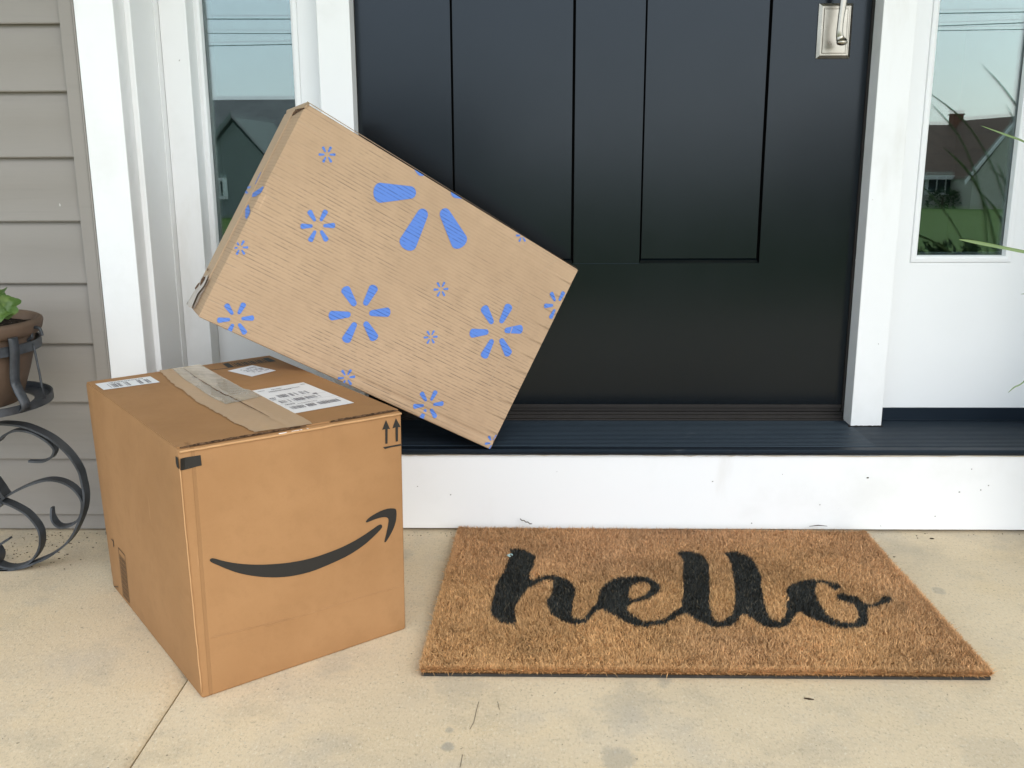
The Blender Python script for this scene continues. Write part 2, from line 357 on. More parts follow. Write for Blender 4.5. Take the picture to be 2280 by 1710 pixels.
# ------------------------------------------------------------------ siding wall
W = thing('siding_wall', 'taupe horizontal lap siding wall with a grey corner channel left of the white door surround', 'wall', (-2, 0, 0))
m = MB(); z = .0377; cs = [.0377+.1125*k for k in range(25)]
for z0 in cs:
    z1 = z0+.1125
    prof = [(.012, z0+.004), (-.0125, z0-.0015), (-.0140, z0+.0005), (-.0138, z0+.004), (-.0075, z0+.058), (-.0092, z0+.064), (-.0010, z1-.0005), (.012, z1-.0005)]
    m.extrude_x(prof, -4, -.7985)
m.build('lap_siding', M['siding'], W, auto=30)
m = MB(); m.box(-4, -.7008, -.0045, .012, .004, .0335); m.build('base_strip', M['siding'], W, bevel=.001)
m = MB(); m.box(-.798, -.7745, -.021, .012, .0045, 2.7); m.box(-.7735, -.7700, -.024, .012, .0045, 2.7); m.build('corner_channel', M['siding'], W, bevel=.0012)
m = MB(); m.box(-4, -.73, .0125, .25, 0, 2.75); m.box(-.73, -.69, .201, .25, 0, 2.75); m.build('sheathing', M['room'], W)

# ------------------------------------------------------------------ door surround
D = thing('door_surround', 'white painted door surround with casing, jambs and posts beside the black door', 'door frame', (.17, .1, 0))
m = MB(); m.box(-.7685, -.7008, -.026, .2, .162, 2.7)
m.build('casing', M['white'], D, bevel=.0015)
m = MB(); m.box(-.7008, -.6897, .0195, .2, .162, 2.7); m.build('brick_mould', M['white'], D, bevel=.0012)
m = MB(); m.box(-.6897, -.6876, .128, .2, .172, 2.4); m.box(-.6870, -.6355, .1495, .198, .172, 2.4); m.build('jamb', M['white'], D, bevel=.0012)
for x0, x1 in ((-.3899, -.3276), (.6655, .7278)):
    m = MB(); m.box(x0, x1, .1495, .198, .1712, 2.4); o = m.build('post', M['white'], D, bevel=.0014)
m = MB()
for i in range(26):
    x = .660+i*.0027; m.tube([(x, .1485+random.uniform(-.001, .001), .1712), (x+.003, .1485+random.uniform(-.001, .001), .1712)], random.uniform(.0009, .0018), 5)
m.build('caulk_bead', M['weather'], D)
# right outer casing beyond the frame
m = MB(); m.box(1.055, 1.09, .1495, .198, .172, 2.4); m.build('jamb', M['white'], D, bevel=.0012)
m = MB(); m.box(1.090, 1.17, -.026, .2, .162, 2.7); m.build('casing', M['white'], D, bevel=.0015)
m = MB(); m.box(-.6897, 1.09, .0, .2, 2.4, 2.7); m.build('header', M['white'], D, bevel=.002)
W2 = thing('siding_wall', 'taupe lap siding wall to the right of the entrance', 'wall', (2, 0, 0))
m = MB()
for z0 in cs:
    z1 = z0+.1125
    m.extrude_x([(.012, z0+.004), (-.0125, z0-.0015), (-.0140, z0+.0005), (-.0138, z0+.004), (-.0075, z0+.058), (-.0092, z0+.064), (-.0010, z1-.0005), (.012, z1-.0005)], 1.18, 4)
m.build('lap_siding', M['siding'], W2, auto=30)
m = MB(); m.box(1.165, 4, .0125, .25, 0, 2.75); m.build('sheathing', M['room'], W2)

# ------------------------------------------------------------------ riser board under the threshold
B0 = thing('riser_board', 'wide white scuffed board between the porch floor and the black threshold', 'board', (.2, 0, 0))
m = MB(); m.box(-.70, 1.30, 0, .03, .0055, .1575); m.build('board', M['white'], B0, bevel=.0016)
m = MB(); pts = []
m2 = MB(); x = -.25
while x < 1.2:
    L = random.uniform(.02, .09); r = random.uniform(.0006, .0020)
    if True: m2.tube([(x, -.0004, .1555+random.uniform(-.001, .001)), (x+L*.5, -.0006, .1552+random.uniform(-.0015, .001)), (x+L, -.0004, .1555)], [r*.5, r, r*.4], 5)
    x += L*.97
m2.tube([at(1810, 1014.5, 1, -.0002), at(1900, 1016, 1, -.0004), at(2080, 1016, 1, -.0002)], [.0007, .0017, .0006], 6)
m2.build('caulk_line', M['caulk'], B0)
for (x, y, r) in ((1931.6, 1063.9, 2.6), (1825, 1124, 1.7), (2136, 1095.6, 1.7), (2201, 1081, 1.6), (2183, 1091, 1.8), (2163, 1044.5, 1.4), (1587, 1072, 1.7), (1003, 1101.6, 1.7), (1674, 1165, 1.9), (1961, 1171, 1.6), (2082, 1149.5, 1.3), (1742, 1056, 1.1), (930, 1083, 1.2), (1240, 1050, 1)):
    p = at(x, y, 1, 0); rr = r/FPX*1.35
    m2 = MB(); m2.tube([(p[0]-rr*random.uniform(.2, 1.4), -.0003, p[2]), (p[0]+rr*random.uniform(.2, 1.4), -.0003, p[2]+rr*.3)], rr*.8, 6)
    m2.build('scuff_mark', M['debris'], B0)

# ------------------------------------------------------------------ threshold
T = thing('door_threshold', 'black ribbed metal threshold sill running under the door and both side windows', 'threshold', (.2, .1, .16))
ZS = .1700
def ribs(y0, y1, h, per):
    out = []; y = y0
    while y < y1-per*.6:
        out += [(y, ZS-.0006), (y+per*.20, ZS-.0006), (y+per*.32, ZS+h), (y+per*.78, ZS+h), (y+per*.90, ZS-.0006)]; y += per
    return out
for (x0, x1, h) in ((-.70, .668, .0013), (.668, 1.16, .0008)):
    prof = [(-.0115, .1620), (-.0125, .1640), (-.0125, .1685), (-.0115, .1698), (-.006, ZS), (.004, ZS), (.0045, ZS-.0010)]+ribs(.008, .192 if x0 < 0 else .197, h, .0092)+[(.199, ZS), (.26, ZS), (.26, .1585), (-.009, .1585)]
    m = MB(); m.extrude_x(prof, x0, x1); m.build('ribbed_sill', M['sill'], T)
# stepped saddle below the door
m = MB(); m.extrude_x([(.1925, .1700), (.1925, .1732), (.1960, .1745), (.1985, .1745), (.1985, .1800), (.2020, .1815), (.2045, .1815), (.2045, .1862), (.2080, .1875), (.26, .1875), (.26, .1700)], -.3276, .6655)
m.build('saddle', M['weather'], T, bevel=.0006)
for x0, x1 in ((-.6876, -.3899), (.7278, 1.055)):
    m = MB(); m.box(x0, x1, .199, .25, .1702, .1968); m.tube([(x0, .198, .1708), (x1, .198, .1708)], .0018, 6)
    m.build('riser_strip', M['sill'], T, bevel=.0006)

# ------------------------------------------------------------------ front door
DR = thing('front_door', 'black painted panelled front door with a silver lever plate', 'door', (.17, .2, .19))
DX0, DX1, DY = -.3262, .6600, .2000
px = [(-.1436, .0985), (.2315, .4732)]; PZ = .4982; top = 2.3; dep = .0085
m = MB()
# face pieces butt-jointed round the two recessed panels
def rect(x0, x1, z0, z1, y=DY, mi=0):
    m.add([(x0, y, z0), (x1, y, z0), (x1, y, z1), (x0, y, z1)], [(0, 1, 2, 3)], mi)
rect(DX0, DX1, .2045, PZ); rect(DX0, px[0][0], PZ, top); rect(px[0][1], px[1][0], PZ, top); rect(px[1][1], DX1, PZ, top)
for x0, x1 in px:
    gw = .0042; yb = DY+.013; yp = DY+.004
    # side walls to a deep groove, panel sheet, sloped ledge at the foot
    m.add([(x0, DY, PZ), (x0, yb, PZ), (x0, yb, top), (x0, DY, top)], [(0, 1, 2, 3)], 1); m.add([(x1, DY, PZ), (x1, yb, PZ), (x1, yb, top), (x1, DY, top)], [(3, 2, 1, 0)], 1)
    rect(x0, x0+gw, PZ+.001, top, yb, 1); rect(x1-gw-.0012, x1, PZ+.001, top, yb, 1)
    for xx, od in ((x0+gw, 0), (x1-gw-.0012, 1)):
        m.add([(xx, yp, PZ+.0095), (xx, yb, PZ+.0095), (xx, yb, top), (xx, yp, top)], [(0, 1, 2, 3)], 1)
    rect(x0+gw, x1-gw-.0012, PZ+.0095, top, yp)
    m.add([(x0+.0012, DY+.0001, PZ), (x1-.0012, DY+.0001, PZ), (x1-gw-.0012, yp+.0035, PZ+.0088), (x0+gw, yp+.0035, PZ+.0088)], [(0, 1, 2, 3)], 0)
    m.add([(x0+gw, yp+.0035, PZ+.0088), (x1-gw-.0012, yp+.0035, PZ+.0088), (x1-gw-.0012, yp, PZ+.0095), (x0+gw, yp, PZ+.0095)], [(0, 1, 2, 3)], 0)
m.add([(px[0][1], DY-.0004, PZ+.0004), (px[1][0], DY-.0004, PZ+.0004), (px[1][0], DY-.0004, PZ-.0004), (px[0][1], DY-.0004, PZ-.0004)], [(3, 2, 1, 0)], 2)
m.box(DX0, DX1, DY+.0132, DY+.045, .2045, top); m.box(DX0, DX0+.0005, DY+.0005, DY+.013, .2045, top); m.box(DX1-.0005, DX1, DY+.0005, DY+.013, .2045, top)
m.box(DX0, DX1, DY+.0005, DY+.0125, .2040, .2050)
m.build('door_slab', [M['door'], M['groove'], M['sill']], DR)
m = MB(); m.box(DX0, DX1, DY-.0015, DY+.03, .1962, .2036); m.box(DX0, DX1, DY+.003, DY+.03, .1885, .1955); m.build('door_sweep', M['weather'], DR, bevel=.0008)
m = MB(); m.box(DX1+.0006, .6652, DY-.0026, DY+.04, .1890, top); m.box(-.3272, DX0-.0002, DY-.0008, DY+.04, .1890, top); m.build('weatherstrip', M['weather'], DR, bevel=.0006)
# lever plate and lever (visible lower end)
cx, cz0, cz1, hw = None, None, None, None
pl = at(1818, 130, 1, DY-.004); pr_ = at(1890, 128, 1, DY-.004); pt = at(1831, 7, 1, DY-.006)
cxh = (pl[0]+pr_[0])/2+.0003; hw = (pr_[0]-pl[0])/2+.0015; z0 = pl[2]-.0005; z1 = pt[2]
H = MB()
def frame_step(x0, x1, a, b, ya, yb_, inset):
    v = [(x0, ya, a), (x1, ya, a), (x1, ya, b), (x0, ya, b), (x0+inset, yb_, a+inset), (x1-inset, yb_, a+inset), (x1-inset, yb_, b-inset), (x0+inset, yb_, b-inset)]
    H.add(v, [(0, 1, 5, 4), (1, 2, 6, 5), (2, 3, 7, 6), (3, 0, 4, 7)])
X0, X1 = cxh-hw, cxh+hw; Y = DY
seq = [(0, DY), (0, DY-.003), (.0055, DY-.0085), (.0068, DY-.0085), (.0072, DY-.0072), (.0088, DY-.0072), (.0098, DY-.0092), (.0108, DY-.0092), (.0112, DY-.0078)]
for (i0, y0_), (i1, y1_) in zip(seq[:-1], seq[1:]):
    a0, a1, b0, b1 = X0+i0, X1-i0, z0+i0, z1-i0
    v = [(a0, y0_, b0), (a1, y0_, b0), (a1, y0_, b1), (a0, y0_, b1), (X0+i1, y1_, z0+i1), (X1-i1, y1_, z0+i1), (X1-i1, y1_, z1-i1), (X0+i1, y1_, z1-i1)]
    H.add(v, [(0, 1, 5, 4), (1, 2, 6, 5), (2, 3, 7, 6), (3, 0, 4, 7)])
i1 = seq[-1][0]; H.add([(X0+i1, DY-.0078, z0+i1), (X1-i1, DY-.0078, z0+i1), (X1-i1, DY-.0078, z1-i1), (X0+i1, DY-.0078, z1-i1)], [(0, 1, 2, 3)])
esc = H.build('lever_plate', M['nickel'], DR)
hm = MB(); ly = DY-.046
def hp(x, y, Y=ly): return at(1780+x*.0904, y*.0904, 1, Y)
P = [hp(1135, -700), hp(1120, -300), hp(1090, 0), hp(1062, 200), hp(1030, 400), hp(1005, 600), hp(990, 750), hp(990, 880), hp(1010, 970, ly+.002), hp(1045, 1030, ly-.002)]
# flattened bar section
wdt = [.0062, .0062, .0064, .0062, .0058, .0056, .0058, .0066, .0082, .0098]; thk = [.0045]*8+[.005, .0062]
v = []; f = []; N = 14
for i, p in enumerate(P):
    tt = P[min(i+1, len(P)-1)]-P[max(i-1, 0)]; tt /= np.linalg.norm(tt); a = np.cross(tt, [0, 1, 0]); a /= np.linalg.norm(a); b = np.cross(a, tt)
    for k in range(N):
        c_, s_ = math.cos(2*math.pi*k/N), math.sin(2*math.pi*k/N)
        v.append(p+a*wdt[i]*math.copysign(abs(c_)**.8, c_)+b*thk[i]*math.copysign(abs(s_)**.8, s_))
for i in range(len(P)-1):
    for k in range(N): f.append((i*N+k, i*N+(k+1) % N, (i+1)*N+(k+1) % N, (i+1)*N+k))
f.append(tuple(range(N)))
hm.add(v, f)
# rounded tip
tip = P[-1]; v = []; f = []
for i in range(9):
    th = math.pi*i/8
    for k in range(16):
        ph = 2*math.pi*k/16; v.append(tip+np.array([math.sin(th)*math.cos(ph)*.0104, math.sin(th)*math.sin(ph)*.0075, math.cos(th)*.0060-.0008]))
for i in range(8):
    for k in range(16): f.append((i*16+k, i*16+(k+1) % 16, (i+1)*16+(k+1) % 16, (i+1)*16+k))
hm.add(v, f)
hz = P[0]; hm.tube([hz, (hz[0], DY-.008, hz[2])], .009, 12)
hm.build('lever', M['nickel'], DR, smooth=True)

# ------------------------------------------------------------------ side windows
def sidelight(gx0, gx1, x0, x1, label):
    S = thing('side_window', label, 'window', ((gx0+gx1)/2, .2, .2), 'tall side windows flanking the front door')
    gz0, gz1, yf = .5165, 2.2, .1985; bw = .0125
    m = MB()
    m.box(x0, gx0-bw-.0036, yf, yf+.05, .1978, 2.39); m.box(gx1+bw+.0036, x1, yf, yf+.05, .1978, 2.39)
    m.box(gx0-bw-.0036, gx1+bw+.0036, yf, yf+.05, .1978, gz0-bw-.0051); m.box(gx0-bw-.0036, gx1+bw+.0036, yf, yf+.05, gz1+bw+.006, 2.39)
    m.build('panel', M['vinyl_white'], S)
    # raised glazing bead with a hairline gap round it
    m = MB(); a0, a1, b0, b1 = gx0-bw-.0035, gx1+bw+.0035, gz0-bw-.0050, gz1+bw
    prof = [(0, yf+.010), (0, yf+.0005), (.0015, yf-.0030), (.0085, yf-.0040), (.0125, yf-.0015), (bw+.0015, yf+.012)]
    for (i0, y0_), (i1, y1_) in zip(prof[:-1], prof[1:]):
        v = [(a0+i0, y0_, b0+i0), (a1-i0, y0_, b0+i0), (a1-i0, y0_, b1-i0), (a0+i0, y0_, b1-i0), (a0+i1, y1_, b0+i1), (a1-i1, y1_, b0+i1), (a1-i1, y1_, b1-i1), (a0+i1, y1_, b1-i1)]
        m.add(v, [(0, 1, 5, 4), (1, 2, 6, 5), (2, 3, 7, 6), (3, 0, 4, 7)])
    m.build('glazing_bead', M['vinyl_white'], S)
    m = MB(); m.box(gx0-.012, gx1+.012, yf+.0118, yf+.0150, gz0-.012, gz1+.012); m.build('pane', M['glass'], S)
    m = MB(); m.box(gx0-.012, gx1+.012, -.0016, .0016, -.01, gz1-gz0+.012); o = m.build('inner_pane', M['glass'], S, world=False); o.location = (-(gx0+gx1)/2, .0185, gz0-.2); o.rotation_euler = (R(.10), 0, 0)
    m = MB(); e = .0055
    for (p, q, r, s) in ((gx0-.009, gx0+.0015, gz0-.009, gz1), (gx1-.0015, gx1+.009, gz0-.009, gz1), (gx0+.0015, gx1-.0015, gz0-.009, gz0+.0015)): m.box(p, q, yf+.0165, yf+.028, r, s)
    m.build('spacer_bar', M['spacer'], S)
    return S
sidelight(-.6215, -.4530, -.6355, -.3900, 'narrow side window left of the black door, partly hidden by the leaning box')
sidelight(.7905, .9600, .7280, 1.0550, 'narrow side window right of the black door with long grass blades in front')

# ------------------------------------------------------------------ dim room behind the glass
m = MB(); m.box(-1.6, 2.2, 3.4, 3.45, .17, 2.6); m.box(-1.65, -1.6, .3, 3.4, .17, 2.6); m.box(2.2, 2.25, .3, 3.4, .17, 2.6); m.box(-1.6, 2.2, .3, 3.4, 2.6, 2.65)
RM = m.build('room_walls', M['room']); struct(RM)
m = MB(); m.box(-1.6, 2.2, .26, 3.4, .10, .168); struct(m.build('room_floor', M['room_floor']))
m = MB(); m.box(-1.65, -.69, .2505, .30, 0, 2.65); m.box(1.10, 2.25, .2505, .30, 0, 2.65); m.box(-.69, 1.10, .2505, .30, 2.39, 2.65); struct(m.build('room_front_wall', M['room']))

# ------------------------------------------------------------------ unseen porch roof, depth set for how much sky it blocks, and posts
PR = thing('unseen_porch_roof', 'unseen white painted porch ceiling above the entrance, holding back sky light', 'roof', (0, -1, 2.75))
m = MB(); m.box(-4, 4, -2.3, .2, 2.76, 2.80); m.build('ceiling', M['ceiling'], PR)  # unseen ceiling that holds back sky light
m = MB(); m.extrude_x([(-2.4, 2.72), (-2.4, 2.95), (.3, 3.5), (.3, 2.801), (-2.3, 2.801), (-2.3, 2.72)], -4.1, 4.1); m.build('unseen_roof_slope', M['shingle'], PR)
for x in (-3.0, 3.0):
    q = thing('unseen_porch_post', 'unseen square white porch post at the '+('left' if x < 0 else 'right')+' front edge of the porch', 'post', (x, -2.34, 0), 'unseen porch posts')
    m = MB(); m.box(x-.05, x+.05, -2.38, -2.29, .0, 2.718); m.build('shaft', M['white'], q, bevel=.004)
    m = MB(); m.box(x-.07, x+.07, -2.40, -2.27, .001, .12); m.build('base_block', M['white'], q, bevel=.004)

# ------------------------------------------------------------------ patch surfaces for the cartons
class Patch:
    """bilinear quad (00, 10, 11, 01) bulged along its normal"""
    def __init__(s, c00, c10, c11, c01, bulge=0., seed=0, amp=.0006):
        s.c = [np.array(c, float) for c in (c00, c10, c11, c01)]; s.b = bulge; s.amp = amp
        n = np.cross(s.c[1]-s.c[0], s.c[3]-s.c[0]); s.n = n/np.linalg.norm(n); s.sd = seed
    def p(s, u, v, off=0.):
        a, b, c, d = s.c
        q = a*(1-u)*(1-v)+b*u*(1-v)+c*u*v+d*(1-u)*v
        e = 16*u*(1-u)*v*(1-v) if 0 < u < 1 and 0 < v < 1 else 0
        gr = getattr(s, 'gr', None)
        h = (-gr[1]*math.exp(-((v-gr[0])/.008)**2)*min(1, max(0, (u-.25)*4))-gr[1]*.5*math.exp(-((v-.93)/.006)**2)*min(1, max(0, (u-.55)*4)) if gr else 0)+s.b*e+s.amp*min(1, e*3)*(math.sin(7.3*u+s.sd)*math.cos(5.1*v+2*s.sd)+.6*math.sin(15*u*v+s.sd*3))
        return q+s.n*(h+off)
    def uv(s, px_, py_):
        u, v = .5, .5; T_ = np.array([px_, py_])
        for _ in range(14):
            r = proj(s.p(u, v))-T_; e = 1e-4
            J = np.stack([(proj(s.p(u+e, v))-proj(s.p(u, v)))/e, (proj(s.p(u, v+e))-proj(s.p(u, v)))/e], 1)
            d = np.linalg.solve(J, -r); u += float(np.clip(d[0], -.3, .3)); v += float(np.clip(d[1], -.3, .3))
        return u, v
    def px(s, pts): return [s.uv(x, y) for x, y in pts]
    def grid(s, mb, nu, nv, mi=0, u0=0, u1=1, v0=0, v1=1, off=0.):
        V = [s.p(u0+(u1-u0)*i/nu, v0+(v1-v0)*j/nv, off) for j in range(nv+1) for i in range(nu+1)]
        mb.add(V, [(j*(nu+1)+i, j*(nu+1)+i+1, (j+1)*(nu+1)+i+1, (j+1)*(nu+1)+i) for j in range(nv) for i in range(nu)], mi)
    def poly(s, mb, uvs, off=.0006, mi=0, step=.06):
        """flat print following the surface (clipped to the face)"""
        uvs = clip01(uvs)
        if len(uvs) < 3: return
        bm = bmesh.new(); vs = [bm.verts.new((u, v, 0)) for u, v in uvs]
        try: bm.faces.new(vs)
        except ValueError: bm.free(); return
        bmesh.ops.triangulate(bm, faces=bm.faces[:])
        for _ in range(4):
            ed = [e for e in bm.edges if e.calc_length() > step]
            if not ed: break
            bmesh.ops.subdivide_edges(bm, edges=ed, cuts=1); bmesh.ops.triangulate(bm, faces=bm.faces[:])
        bm.verts.index_update(); bm.normal_update()
        V = [s.p(v.co.x, v.co.y, off) for v in bm.verts]; Fc = []
        for f_ in bm.faces:
            ix = [v.index for v in f_.verts]
            Fc.append(ix if f_.normal.z > 0 else ix[::-1])
        mb.add(V, Fc, mi); bm.free()
def clip01(P, lo=.002, hi=.998):
    for ax, sgn, lim in ((0, 1, lo), (0, -1, -hi), (1, 1, lo), (1, -1, -hi)):
        out = []
        for i in range(len(P)):
            a, b = P[i-1], P[i]; da, db = sgn*a[ax]-lim, sgn*b[ax]-lim
            if (da >= 0) != (db >= 0):
                k = da/(da-db); out.append((a[0]+(b[0]-a[0])*k, a[1]+(b[1]-a[1])*k))
            if db >= 0: out.append(b)
        P = out
        if not P: break
    return P
def smooth_poly(P, it=2):
    for _ in range(it):
        Q = []
        for i in range(len(P)):
            a, b = P[i], P[(i+1) % len(P)]; Q += [(a[0]*.75+b[0]*.25, a[1]*.75+b[1]*.25), (a[0]*.25+b[0]*.75, a[1]*.25+b[1]*.75)]
        P = Q
    return P
def weld(o, bevel, seg=3):
    bm = bmesh.new(); bm.from_mesh(o.data); bmesh.ops.remove_doubles(bm, verts=bm.verts, dist=.0004); bmesh.ops.recalc_face_normals(bm, faces=bm.faces)
    bm.to_mesh(o.data); bm.free()
    b = o.modifiers.new('bevel', 'BEVEL'); b.width = bevel; b.segments = seg; b.limit_method = 'ANGLE'; b.angle_limit = R(50); b.use_clamp_overlap = True
    for p in o.data.polygons: p.use_smooth = True
    e = o.modifiers.new('split', 'EDGE_SPLIT'); e.split_angle = R(40)

# ------------------------------------------------------------------ large tan carton
ZT = .3545; zb = .3531
tf, tL, tr_ = at(396, 1000, 2, ZT), at(190, 850, 2, ZT), at(894, 913.6, 2, ZT); tb = at(599.5, 790.5, 2, ZT)
bf, br, bL = at(450, 1557, 2, 0), at(904.3, 1401, 2, 0), at(252, 1306, 2, 0)
bb = bL+(br-bf)*1.02
ang = math.atan2(tr_[1]-tf[1], tr_[0]-tf[0])
C1 = thing('cardboard_box', 'large tan sealed cardboard box with a black curved arrow, standing on the concrete', 'box', (bf[0], bf[1], 0), rot=(0, 0, ang))
def low(p): q = np.array(p, float); q[2] = zb; return q
tf2, tL2, tr2, tb2 = low(tf), low(tL), low(tr_), low(tb)
front = Patch(bf, br, tr2, tf2, .0035, 1); left = Patch(bL, bf, tf2, tL2, .0045, 2)
right = Patch(br, bb, tb2, tr2, .002, 3); back = Patch(bb, bL, tL2, tb2, .002, 4)
topb = Patch(tf2, tr2, tb2, tL2, -.001, 5, 0); bot = Patch(bL, bb, br, bf, 0, 6, 0)
m = MB()
for pt_ in (front, left, right, back, topb, bot): pt_.grid(m, 10, 10)
o = m.build('carton', M['card_tan'], C1); weld(o, .0038)
# two top flaps meeting under the tape, their cut edges dark corrugated board
ev = (tL-tf); eu = (tr_-tf); us = .497
TP = Patch(tf, tr_, tb, tL, .0012, 7, .0005)
for (u0, u1) in ((.004, us), (us+.004, .996)):
    m = MB(); nu, nv = 8, 12; v0, v1 = .016, .992
    TP.grid(m, nu, nv, 0, u0, u1, v0, v1)
    def strip(f):
        k = 16; V = []; 
        for i in range(k+1): u, v = f(i/k); V += [TP.p(u, v), TP.p(u, v, -.0016)]
        m.add(V, [(2*i, 2*i+1, 2*i+3, 2*i+2) for i in range(k)], 0)
    strip(lambda s_: (u0+(u1-u0)*s_, v0)); strip(lambda s_: (u0+(u1-u0)*s_, v1)); strip(lambda s_: (u0, v0+(v1-v0)*s_)); strip(lambda s_: (u1, v0+(v1-v0)*s_))
    m.build('top_flap', [M['card_tan'], M['card_edge']], C1)
# dark open corrugated seam along the front top edge
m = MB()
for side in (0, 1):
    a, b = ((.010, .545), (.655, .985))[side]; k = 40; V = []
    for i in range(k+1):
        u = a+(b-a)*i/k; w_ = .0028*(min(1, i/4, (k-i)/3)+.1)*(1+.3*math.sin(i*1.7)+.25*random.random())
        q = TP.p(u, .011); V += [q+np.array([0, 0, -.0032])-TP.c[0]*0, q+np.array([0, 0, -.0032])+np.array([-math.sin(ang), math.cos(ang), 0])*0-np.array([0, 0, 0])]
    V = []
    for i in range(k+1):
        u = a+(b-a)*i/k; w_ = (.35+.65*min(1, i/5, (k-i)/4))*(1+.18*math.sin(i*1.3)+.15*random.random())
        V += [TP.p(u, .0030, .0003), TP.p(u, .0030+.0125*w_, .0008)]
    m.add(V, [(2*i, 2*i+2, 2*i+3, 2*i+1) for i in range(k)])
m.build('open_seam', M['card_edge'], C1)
# light folded lip of the front wall
m = MB(); pts_ = [front.p(u, .992, .0012) for u in np.linspace(.004, .996, 24)]
m.tube([p+np.array([0, 0, random.uniform(-.0004, .0004)]) for p in pts_], .0017, 6); m.build('folded_lip', M['card_worn'], C1, smooth=True)
m = MB(); m.tube([front.p(.0, v, .0002)+np.array([random.uniform(-.0004, .0004), 0, 0]) for v in np.linspace(.03, .93, 26)], .0009, 6); m.build('worn_corner', M['card_worn'], C1, smooth=True)
m = MB()
for L_ in ([(592, 1395), (650, 1378), (740, 1350), (820, 1325), (900, 1303)], [(470, 1420), (560, 1398), (640, 1378)]):
    V = []
    for i, q_0 in enumerate(L_):
        u, v = front.uv(*q_0); V += [front.p(u, v-.0022, .0004), front.p(u, v, .0012), front.p(u, v+.0022, .0004)]
    m.add(V, [(3*i+k, 3*i+k+3, 3*i+k+4, 3*i+k+1) for i in range(len(L_)-1) for k in (0, 1)])
    m.build('pressed_crease', M['card_tan'], C1, smooth=True); m = MB()
# black printed marks
sm = tl([(120, 680), (130, 660), (160, 655), (260, 685), (380, 708), (500, 720), (640, 724), (780, 718), (920, 705), (1060, 682), (1200, 648), (1340, 600), (1460, 553), (1580, 495), (1690, 430), (1790, 362), (1850, 318), (1880, 308), (1893, 325), (1888, 350), (1820, 420), (1740, 495), (1640, 570), (1540, 632), (1430, 685), (1300, 742), (1180, 790), (1050, 825), (920, 848), (790, 855), (650, 850), (520, 832), (400, 805), (290, 765), (200, 725), (140, 700)], (440, 1100), .217)
ah = tl([(1720, 285), (1745, 250), (1810, 205), (1890, 165), (1960, 145), (2020, 146), (2038, 160), (2040, 230), (2030, 290), (2010, 350), (1980, 410), (1950, 460), (1930, 492), (1915, 495), (1915, 480), (1930, 420), (1945, 350), (1955, 300), (1958, 260), (1945, 238), (1900, 235), (1840, 250), (1780, 272), (1735, 292)], (440, 1100), .217)
m = MB(); front.poly(m, front.px(smooth_poly(sm, 1)), .0007, step=.05); front.poly(m, front.px(smooth_poly(ah, 1)), .0007, step=.05); m.build('curved_arrow_print', M['ink'], C1)
o7, s7 = (760, 570), .34358
m = MB()
for pg in ([(288, 1062), (315, 1122), (299, 1119), (298, 1215), (284, 1217), (283, 1121), (263, 1126)], [(352, 1050), (384, 1109), (366, 1108), (366, 1200), (351, 1203), (349, 1110), (329, 1117)], [(269, 1238), (385, 1217), (386, 1228), (318, 1240), (281, 1251)]):
    front.poly(m, front.px(tl(pg, o7, s7)), .0007)
m.build('this_way_up_print', M['ink'], C1)
m = MB(); o8, s8 = (380, 940), .1085
front.poly(m, front.px(tl([(283, 722), (610, 672), (635, 885), (560, 900), (350, 958), (283, 975)], o8, s8)), .0008)
left.poly(m, left.px(tl([(110, 695), (180, 738), (212, 746), (212, 972), (190, 968), (140, 920), (118, 840)], o8, s8)), .0008)
w_a = [front.p(*front.uv(*q), .0008) for q in tl([(283, 722), (283, 975)], o8, s8)]; w_b = [left.p(*left.uv(*q), .0008) for q in tl([(212, 746), (212, 972)], o8, s8)]
w_c = [(w_a[i]+w_b[i])/2+np.array([-.0008, -.0022, 0]) for i in (0, 1)]
m.add([w_b[0], w_b[1], w_c[1], w_c[0], w_a[0], w_a[1]], [(0, 1, 2, 3), (3, 2, 5, 4)])
m.build('corner_mark', M['ink'], C1)
# barcode block printed on the left side
def q4(q, u, v): a, b, c, d = [np.array(p) for p in q]; r = a*(1-u)*(1-v)+b*u*(1-v)+c*u*v+d*(1-u)*v; return (r[0], r[1])
def frame_lines(mb, P, q, w_, off=.0007):
    for (a, b) in (((0, 0), (1, w_)), ((0, 1-w_), (1, 1)), ((0, w_), (w_*2.5, 1-w_)), ((1-w_*2.5, w_), (1, 1-w_))):
        P.poly(mb, P.px([q4(q, a[0], a[1]), q4(q, b[0], a[1]), q4(q, b[0], b[1]), q4(q, a[0], b[1])]), off)
def bars(mb, P, q, n, off=.0008, u0=0., u1=1., v0=0., v1=1., seed=1, dens=.5):
    rr = random.Random(seed); x = u0
    while x < u1:
        w_ = rr.choice([1, 1, 2, 3])*(u1-u0)/n
        if rr.random() < dens+.25: P.poly(mb, P.px([q4(q, x, v0), q4(q, min(x+w_, u1), v0), q4(q, min(x+w_, u1), v1), q4(q, x, v1)]), off, step=.5)
        x += w_+rr.choice([.6, 1, 1.4])*(u1-u0)/n
q = tl([(768, 228), (812, 280), (843, 590), (800, 540)], (0, 1140), .34358)
m = MB(); frame_lines(m, left, q, .015)
for k in range(26): 
    v = .12+.86*k/26; left.poly(m, left.px([q4(q, .08, v), q4(q, .92, v), q4(q, .92, v+.007+.004*(k % 3)), q4(q, .08, v+.007+.004*(k % 3))]), .0008, step=.5)
m.build('side_barcode_print', M['ink'], C1); m = MB()
for pg in ([(722, 172), (738, 185), (741, 228), (738, 228), (735, 189), (722, 177)], [(682, 124), (690, 130), (691, 148), (688, 148), (686, 133), (681, 128)], [(740, 480), (768, 482), (768, 487), (742, 486)]): m = MB(); left.poly(m, left.px(tl(pg, (0, 1140), .34358)), .0007); m.build('side_corner_print', M['ink'], C1)

